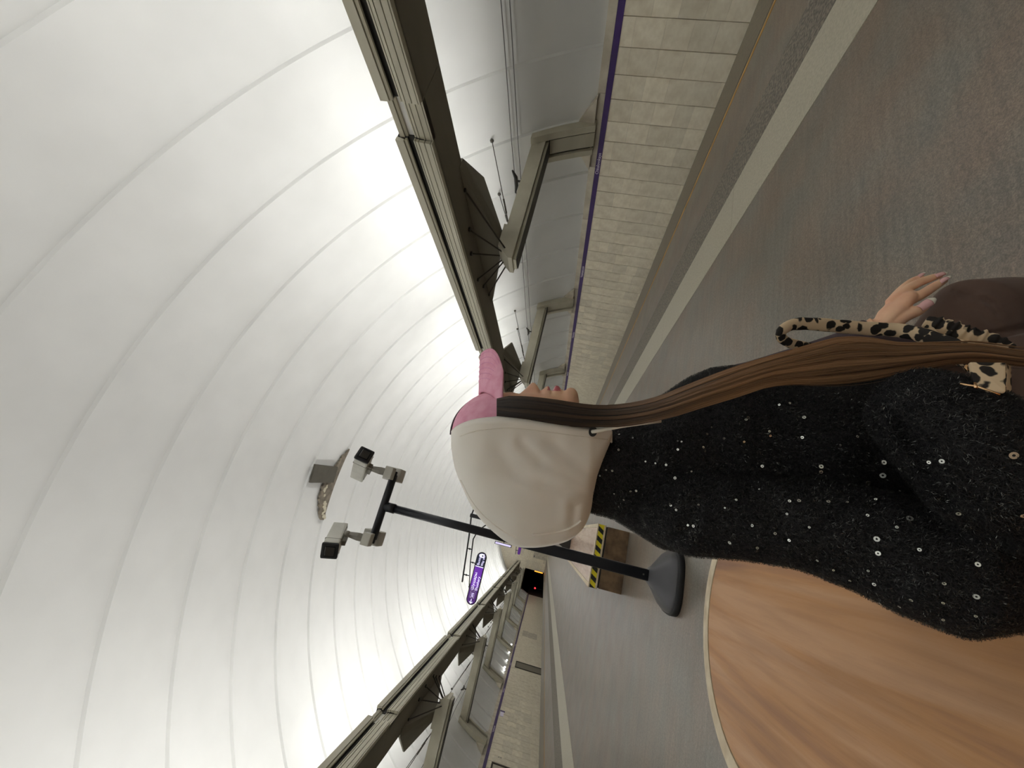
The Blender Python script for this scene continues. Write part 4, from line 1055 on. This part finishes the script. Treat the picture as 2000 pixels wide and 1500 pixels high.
hood = obj('hood', bm, M['hood'], person, smooth=True)
# stitched seam along the front band, top seam, eyelet, cord
def on_hood(px, t, off=.0008):
    y, dc, b_ = hood_d(px, t); return V(px, y, dc-b_+hood_fold(px, y)-off)
bm = bmesh.new()
for j in range(95):
    a = 898+j*3.05; tt = 24/max(30, smooth_interp(HH, a)[1]-smooth_interp(HH, a)[0])
    if tt < 1: tube(bm, [on_hood(a, tt), on_hood(a+2.0, tt)], .0006, 4)
obj('stitching', bm, M['cord'], hood)
bm = bmesh.new(); tube(bm, [on_hood(px, .93, .001) for px in range(900, 1010, 6)], .0014, 6); obj('crown_seam', bm, M['hood'], hood)
bm = bmesh.new(); tube(bm, [on_hood(px, .90, .002) for px in range(1040, 1140, 5)], .0022, 6); obj('hem_seam', bm, M['hood'], hood)
c0 = on_hood(1158, .09, .002)
nrm = (CAM-c0).normalized()
q = nrm.to_track_quat('Z', 'Y').to_matrix().to_4x4(); q.translation = V(1158, 843, toimg(c0)[2]-.002)
bm = bmesh.new(); o1 = [(.0082*cos(2*pi*i/24), .0066*sin(2*pi*i/24)) for i in range(24)]; i1 = [(.0055*cos(2*pi*i/24), .0042*sin(2*pi*i/24)) for i in range(24)]
ring_prism(bm, o1, i1, -.001, .0015); bmesh.ops.transform(bm, matrix=q, verts=bm.verts); obj('eyelet', bm, M['black_gap'], hood)
bm = bmesh.new(); prism(bm, [(a*.7, b*.7) for a, b in o1], -.001, .0002, 'z'); bmesh.ops.transform(bm, matrix=q, verts=bm.verts); obj('eyelet_hole', bm, M['black_gap'], hood)
dE = toimg(c0)[2]
bm = bmesh.new(); tube(bm, [V(1157, 843, dE-.001), V(1162, 842.5, dE-.006), V(1185, 838, dE-.008), V(1215, 832, dE-.012), V(1250, 827, dE-.014), V(1290, 822, dE-.008)], .0032, 10); obj('drawstring', bm, M['cord'], hood, smooth=True)

# ---- cap: crown, visor, seam
cap = empty('cap', head_pt(0, 0, 950), person)
bm = bmesh.new(); rings = []
def crown_pt(a, e): return head_pt(89*cos(a)*cos(e), 78*sin(a)*cos(e), 979-97*sin(e))
for j in range(14):
    e = (pi/2-0.02)*j/13; rings.append([bm.verts.new(crown_pt(2*pi*i/48, e)) for i in range(48)])
for A, B in zip(rings, rings[1:]):
    for i in range(48): bm.faces.new((A[i], A[(i+1) % 48], B[(i+1) % 48], B[i]))
bm.faces.new(rings[-1])
o = obj('crown', bm, M['pink'], cap, smooth=True)
bm = bmesh.new(); bmm = [crown_pt(a, 0.0) for a in [-.9+1.8*i/20 for i in range(21)]]
tube(bm, [head_pt(91*cos(a), 80*sin(a), 977-30*max(0, cos(a*1.5))) for a in [.15+1.2*i/14 for i in range(15)]], .0011, 5); obj('seam', bm, M['pink_thread'], cap)
bm = bmesh.new(); tube(bm, [head_pt(89*cos(e)-0.5, 0, 979-98.5*sin(e)) for e in [.55+1.0*i/12 for i in range(13)]], .0022, 6); obj('back_seam', bm, M['cap_strap'], cap)
# visor: curved tongue with thickness
def vis_pt(u, t, off):
    s_ = 74*u; root = 89*sqrt(max(0, 1-(s_/80)**2)); tip = 167*(1-0.36*abs(u)**6)
    f = (root-4)+(tip-root+4)*t
    v = 936+44*abs(u)**1.7+ 3*t + off
    return head_pt(f, s_, v)
bm = bmesh.new(); nu, ntt = 36, 16; top = []; bot = []
for i in range(nu+1):
    u = -1+2*i/nu; top.append([bm.verts.new(vis_pt(u, j/ntt, -1.6+1.2*(j/ntt)**6)) for j in range(ntt+1)]); bot.append([bm.verts.new(vis_pt(u, j/ntt, 1.8-1.2*(j/ntt)**6)) for j in range(ntt+1)])
for i in range(nu):
    for j in range(ntt):
        bm.faces.new((top[i][j], top[i][j+1], top[i+1][j+1], top[i+1][j])); bm.faces.new((bot[i][j], bot[i+1][j], bot[i+1][j+1], bot[i][j+1]))
    bm.faces.new((top[i][ntt], bot[i][ntt], bot[i+1][ntt], top[i+1][ntt])); bm.faces.new((top[i][0], top[i+1][0], bot[i+1][0], bot[i][0]))
for i in (0, nu):
    for j in range(ntt): bm.faces.new((top[i][j], bot[i][j], bot[i][j+1], top[i][j+1]))
visor = obj('visor', bm, M['pink'], cap, smooth=True)
for kx in range(6):
    t_ = .93-kx*.12
    bm = bmesh.new(); tube(bm, [vis_pt(u*(0.55+.42*t_), t_, -2.2) for u in [-.98+1.96*i/30 for i in range(31)]], .00045, 4); obj('stitch_line', bm, M['pink_thread'], visor)

# ---- hair: an inner sheet and many strands
#       px    y_up  y_lo   depth
HR = [(972, 780, 812, .668), (985, 776, 818, .662), (1010, 775, 822, .656), (1050, 778, 826, .650), (1090, 783, 829, .646), (1128, 789, 832, .642), (1170, 793, 833, .638), (1210, 791, 832, .632),
      (1250, 785, 827, .622), (1290, 774, 819, .610), (1330, 758, 808, .600), (1370, 742, 795, .592), (1410, 727, 783, .586), (1450, 713, 771, .582), (1500, 698, 755, .578), (1550, 684, 750, .576), (1600, 670, 750, .573),
      (1640, 661, 748, .570), (1700, 662, 741, .565), (1750, 670, 731, .558), (1800, 672, 722, .552), (1850, 672, 712, .546), (1900, 672, 708, .540), (1950, 678, 710, .535), (1990, 684, 714, .53), (2060, 690, 722, .52)]
bm = bmesh.new()
loft(bm, [((px, yu+3), (px, yl-3), d+.012, .010, .012, 2.0) for px, yu, yl, d in HR], 24)
# upper inner part inside the hood
base_hair = obj('hair', bm, M['hair'], person, smooth=True)
at = base_hair.data.attributes.new('tone', 'FLOAT', 'POINT')
for i, v in enumerate(base_hair.data.vertices):
    x = toimg(v.co)[0]; at.data[i].value = max(0, min(1, (x-1150)/300))*.30
def strands(name, count, seed, fly=0.0):
    r_ = random.Random(seed); vs = []; fs = []; tones = []
    X = [970+ (2060-970)*i/46 for i in range(47)]
    for k_ in range(count):
        u0 = r_.random(); a0 = r_.uniform(0, pi); ph = r_.uniform(0, 6.28); am = r_.uniform(0, .07)
        lay = sin(pi*u0); tn = r_.gauss(0, .13)+.16*sin(u0*23+1.3)+.13*sin(u0*57); rad = r_.uniform(.0003, .0007); fl = r_.gauss(0, fly)
        st_, en_ = 0, 46
        if r_.random() < .35: en_ = r_.randint(30, 46)
        if fly: st_ = r_.randint(6, 22)
        clump = 0.05*sin(u0*37)+.03*sin(u0*91)
        prev = None
        for i in range(st_, en_+1):
            px = X[i]; yu, yl, d = smooth_interp(HR, px)
            u = u0+am*sin(i*.16+ph)+clump*sin(i*.11)
            u = max(-.03, min(1.03, u))+fl*((i-st_)/20.0)
            y = yu+(yl-yu)*u
            dd = d-0.012*sin(pi*max(0, min(1, u)))*(.75+.5*sin(a0))-clump*.06
            P = V(px, y, dd)
            taper = 1-.7*max(0, (i-en_+6)/6)
            q = [P+RIGHT*rad*taper, P-FWD*rad*taper, P-RIGHT*rad*taper]
            b0 = len(vs); vs += [tuple(z) for z in q]
            tv = .05+.62*max(0, min(1, (px-1170)/260))-.18*max(0, min(1, (px-1500)/300))+tn*max(.25, min(1, (px-1000)/300))
            tones += [max(0, min(1, tv))]*3
            if prev is not None:
                for e in range(2): fs.append((prev+e, prev+e+1, b0+e+1, b0+e))
            prev = b0
    me = bpy.data.meshes.new(name); me.from_pydata(vs, [], fs); me.update(); a = me.attributes.new('tone', 'FLOAT', 'POINT'); a.data.foreach_set('value', tones)
    for p in me.polygons: p.use_smooth = True
    o = link(name, me, M['hair'], base_hair); tag(o, kind='stuff')
strands('hair_strands', 1900, 5); strands('loose_strands', 60, 9, .10)

# ================================================================ HANDBAG on the lap
hb_ = empty('handbag', V(1930, 720, .62)); tag(hb_, 'leopard print handbag with ruched handle and gold bar lying on the lap', 'handbag')
def ribbon(name, pts, mt, parent, ruche=0.0, seg=18):
    P = [V(p[0], p[1], p[2]) for p in pts]; L_ = [0]
    for a, b in zip(P, P[1:]): L_.append(L_[-1]+(b-a).length)
    ks = [(l, p.x, p.y, p.z, q[3]) for l, p, q in zip(L_, P, pts)]; n = 70
    out = [smooth_interp(ks, L_[-1]*i/n) for i in range(n+1)]
    bm = bmesh.new(); tube(bm, [Vector(o_[:3]) for o_ in out], [o_[3]*(1+ruche*sin(i*0.85)+ruche*.6*sin(i*1.37+1)) for i, o_ in enumerate(out)], seg, flat=.62)
    return obj(name, bm, mt, parent, smooth=True)
ribbon('handle', [(1880, 682, .60, .012), (1800, 655, .645, .0115), (1752, 645, .675, .0115), (1700, 642, .690, .0115), (1645, 638, .697, .0115), (1590, 633, .70, .0112), (1548, 634, .70, .0105), (1527, 646, .702, .0095), (1526, 659, .706, .0085), (1540, 669, .712, .0085), (1560, 674, .718, .0085), (1590, 680, .725, .008)], M['leopard'], hb_, .03)
ribbon('handle_knot', [(1806, 628, .655, .008), (1820, 632, .650, .0125), (1840, 640, .642, .0145), (1865, 649, .632, .0155), (1890, 657, .622, .0145), (1920, 663, .612, .013), (1945, 669, .604, .011), (1968, 677, .596, .008), (1978, 682, .592, .005)], M['leopard'], hb_, .12)
ribbon('knot_loop', [(1806, 638, .650, .004), (1816, 643, .646, .005), (1828, 655, .640, .005), (1836, 664, .636, .005), (1850, 660, .634, .005)], M['leopard'], hb_, .05)
bm = bmesh.new(); loft(bm, [((1790, 648), (1800, 672), .665, .008, .01, 2.5), ((1840, 655), (1845, 700), .645, .02, .02, 2.6), ((1900, 668), (1905, 735), .60, .03, .03, 2.8), ((1960, 690), (1962, 775), .56, .035, .03, 2.8), ((1975, 700), (1976, 770), .555, .02, .03, 2.8)], 28); obj('bag_body', bm, M['leopard'], hb_, smooth=True)
# flap in front of the sleeve end
def quad_slab(name, corners, th, mt, parent, bev=.002):
    P = [V(*c) for c in corners]; n = (P[1]-P[0]).cross(P[3]-P[0]).normalized()
    if n.dot(CAM-P[0]) < 0: n = -n
    bm = bmesh.new(); A = [bm.verts.new(p) for p in P]; B = [bm.verts.new(p-n*th) for p in P]
    bm.faces.new(A); bm.faces.new(B[::-1])
    for i in range(4): bm.faces.new((A[i], B[i], B[(i+1) % 4], A[(i+1) % 4]))
    bmesh.ops.bevel(bm, geom=list(bm.edges), offset=bev, segments=3, affect='EDGES', profile=.5)
    return obj(name, bm, mt, parent)
quad_slab('flap', [(1893, 706, .455), (1966, 707, .44), (1966, 765, .425), (1905, 762, .44)], .006, M['leopard'], hb_)
bm = bmesh.new(); tube(bm, [V(1875, 749.5, .432), V(1890, 752, .427), V(1906, 754, .424), (V(1920, 759, .420)), V(1938, 765, .417), V(1953, 771, .414)], .0011, 8)
tube(bm, [V(1904, 749, .428), V(1906, 757, .421)], .0016, 8); obj('gold_bar', bm, M['bar_gold'], hb_, smooth=True)
quad_slab('side_tab', [(1880, 760, .45), (1889, 761, .449), (1888, 776, .446), (1878, 774, .447)], .004, M['leopard'], hb_, .001)
bm = bmesh.new(); tube(bm, [V(1888, 714, .462), V(1886, 720, .46), V(1890, 724, .459)], .0016, 6); obj('gold_ring', bm, M['bar_gold'], hb_)
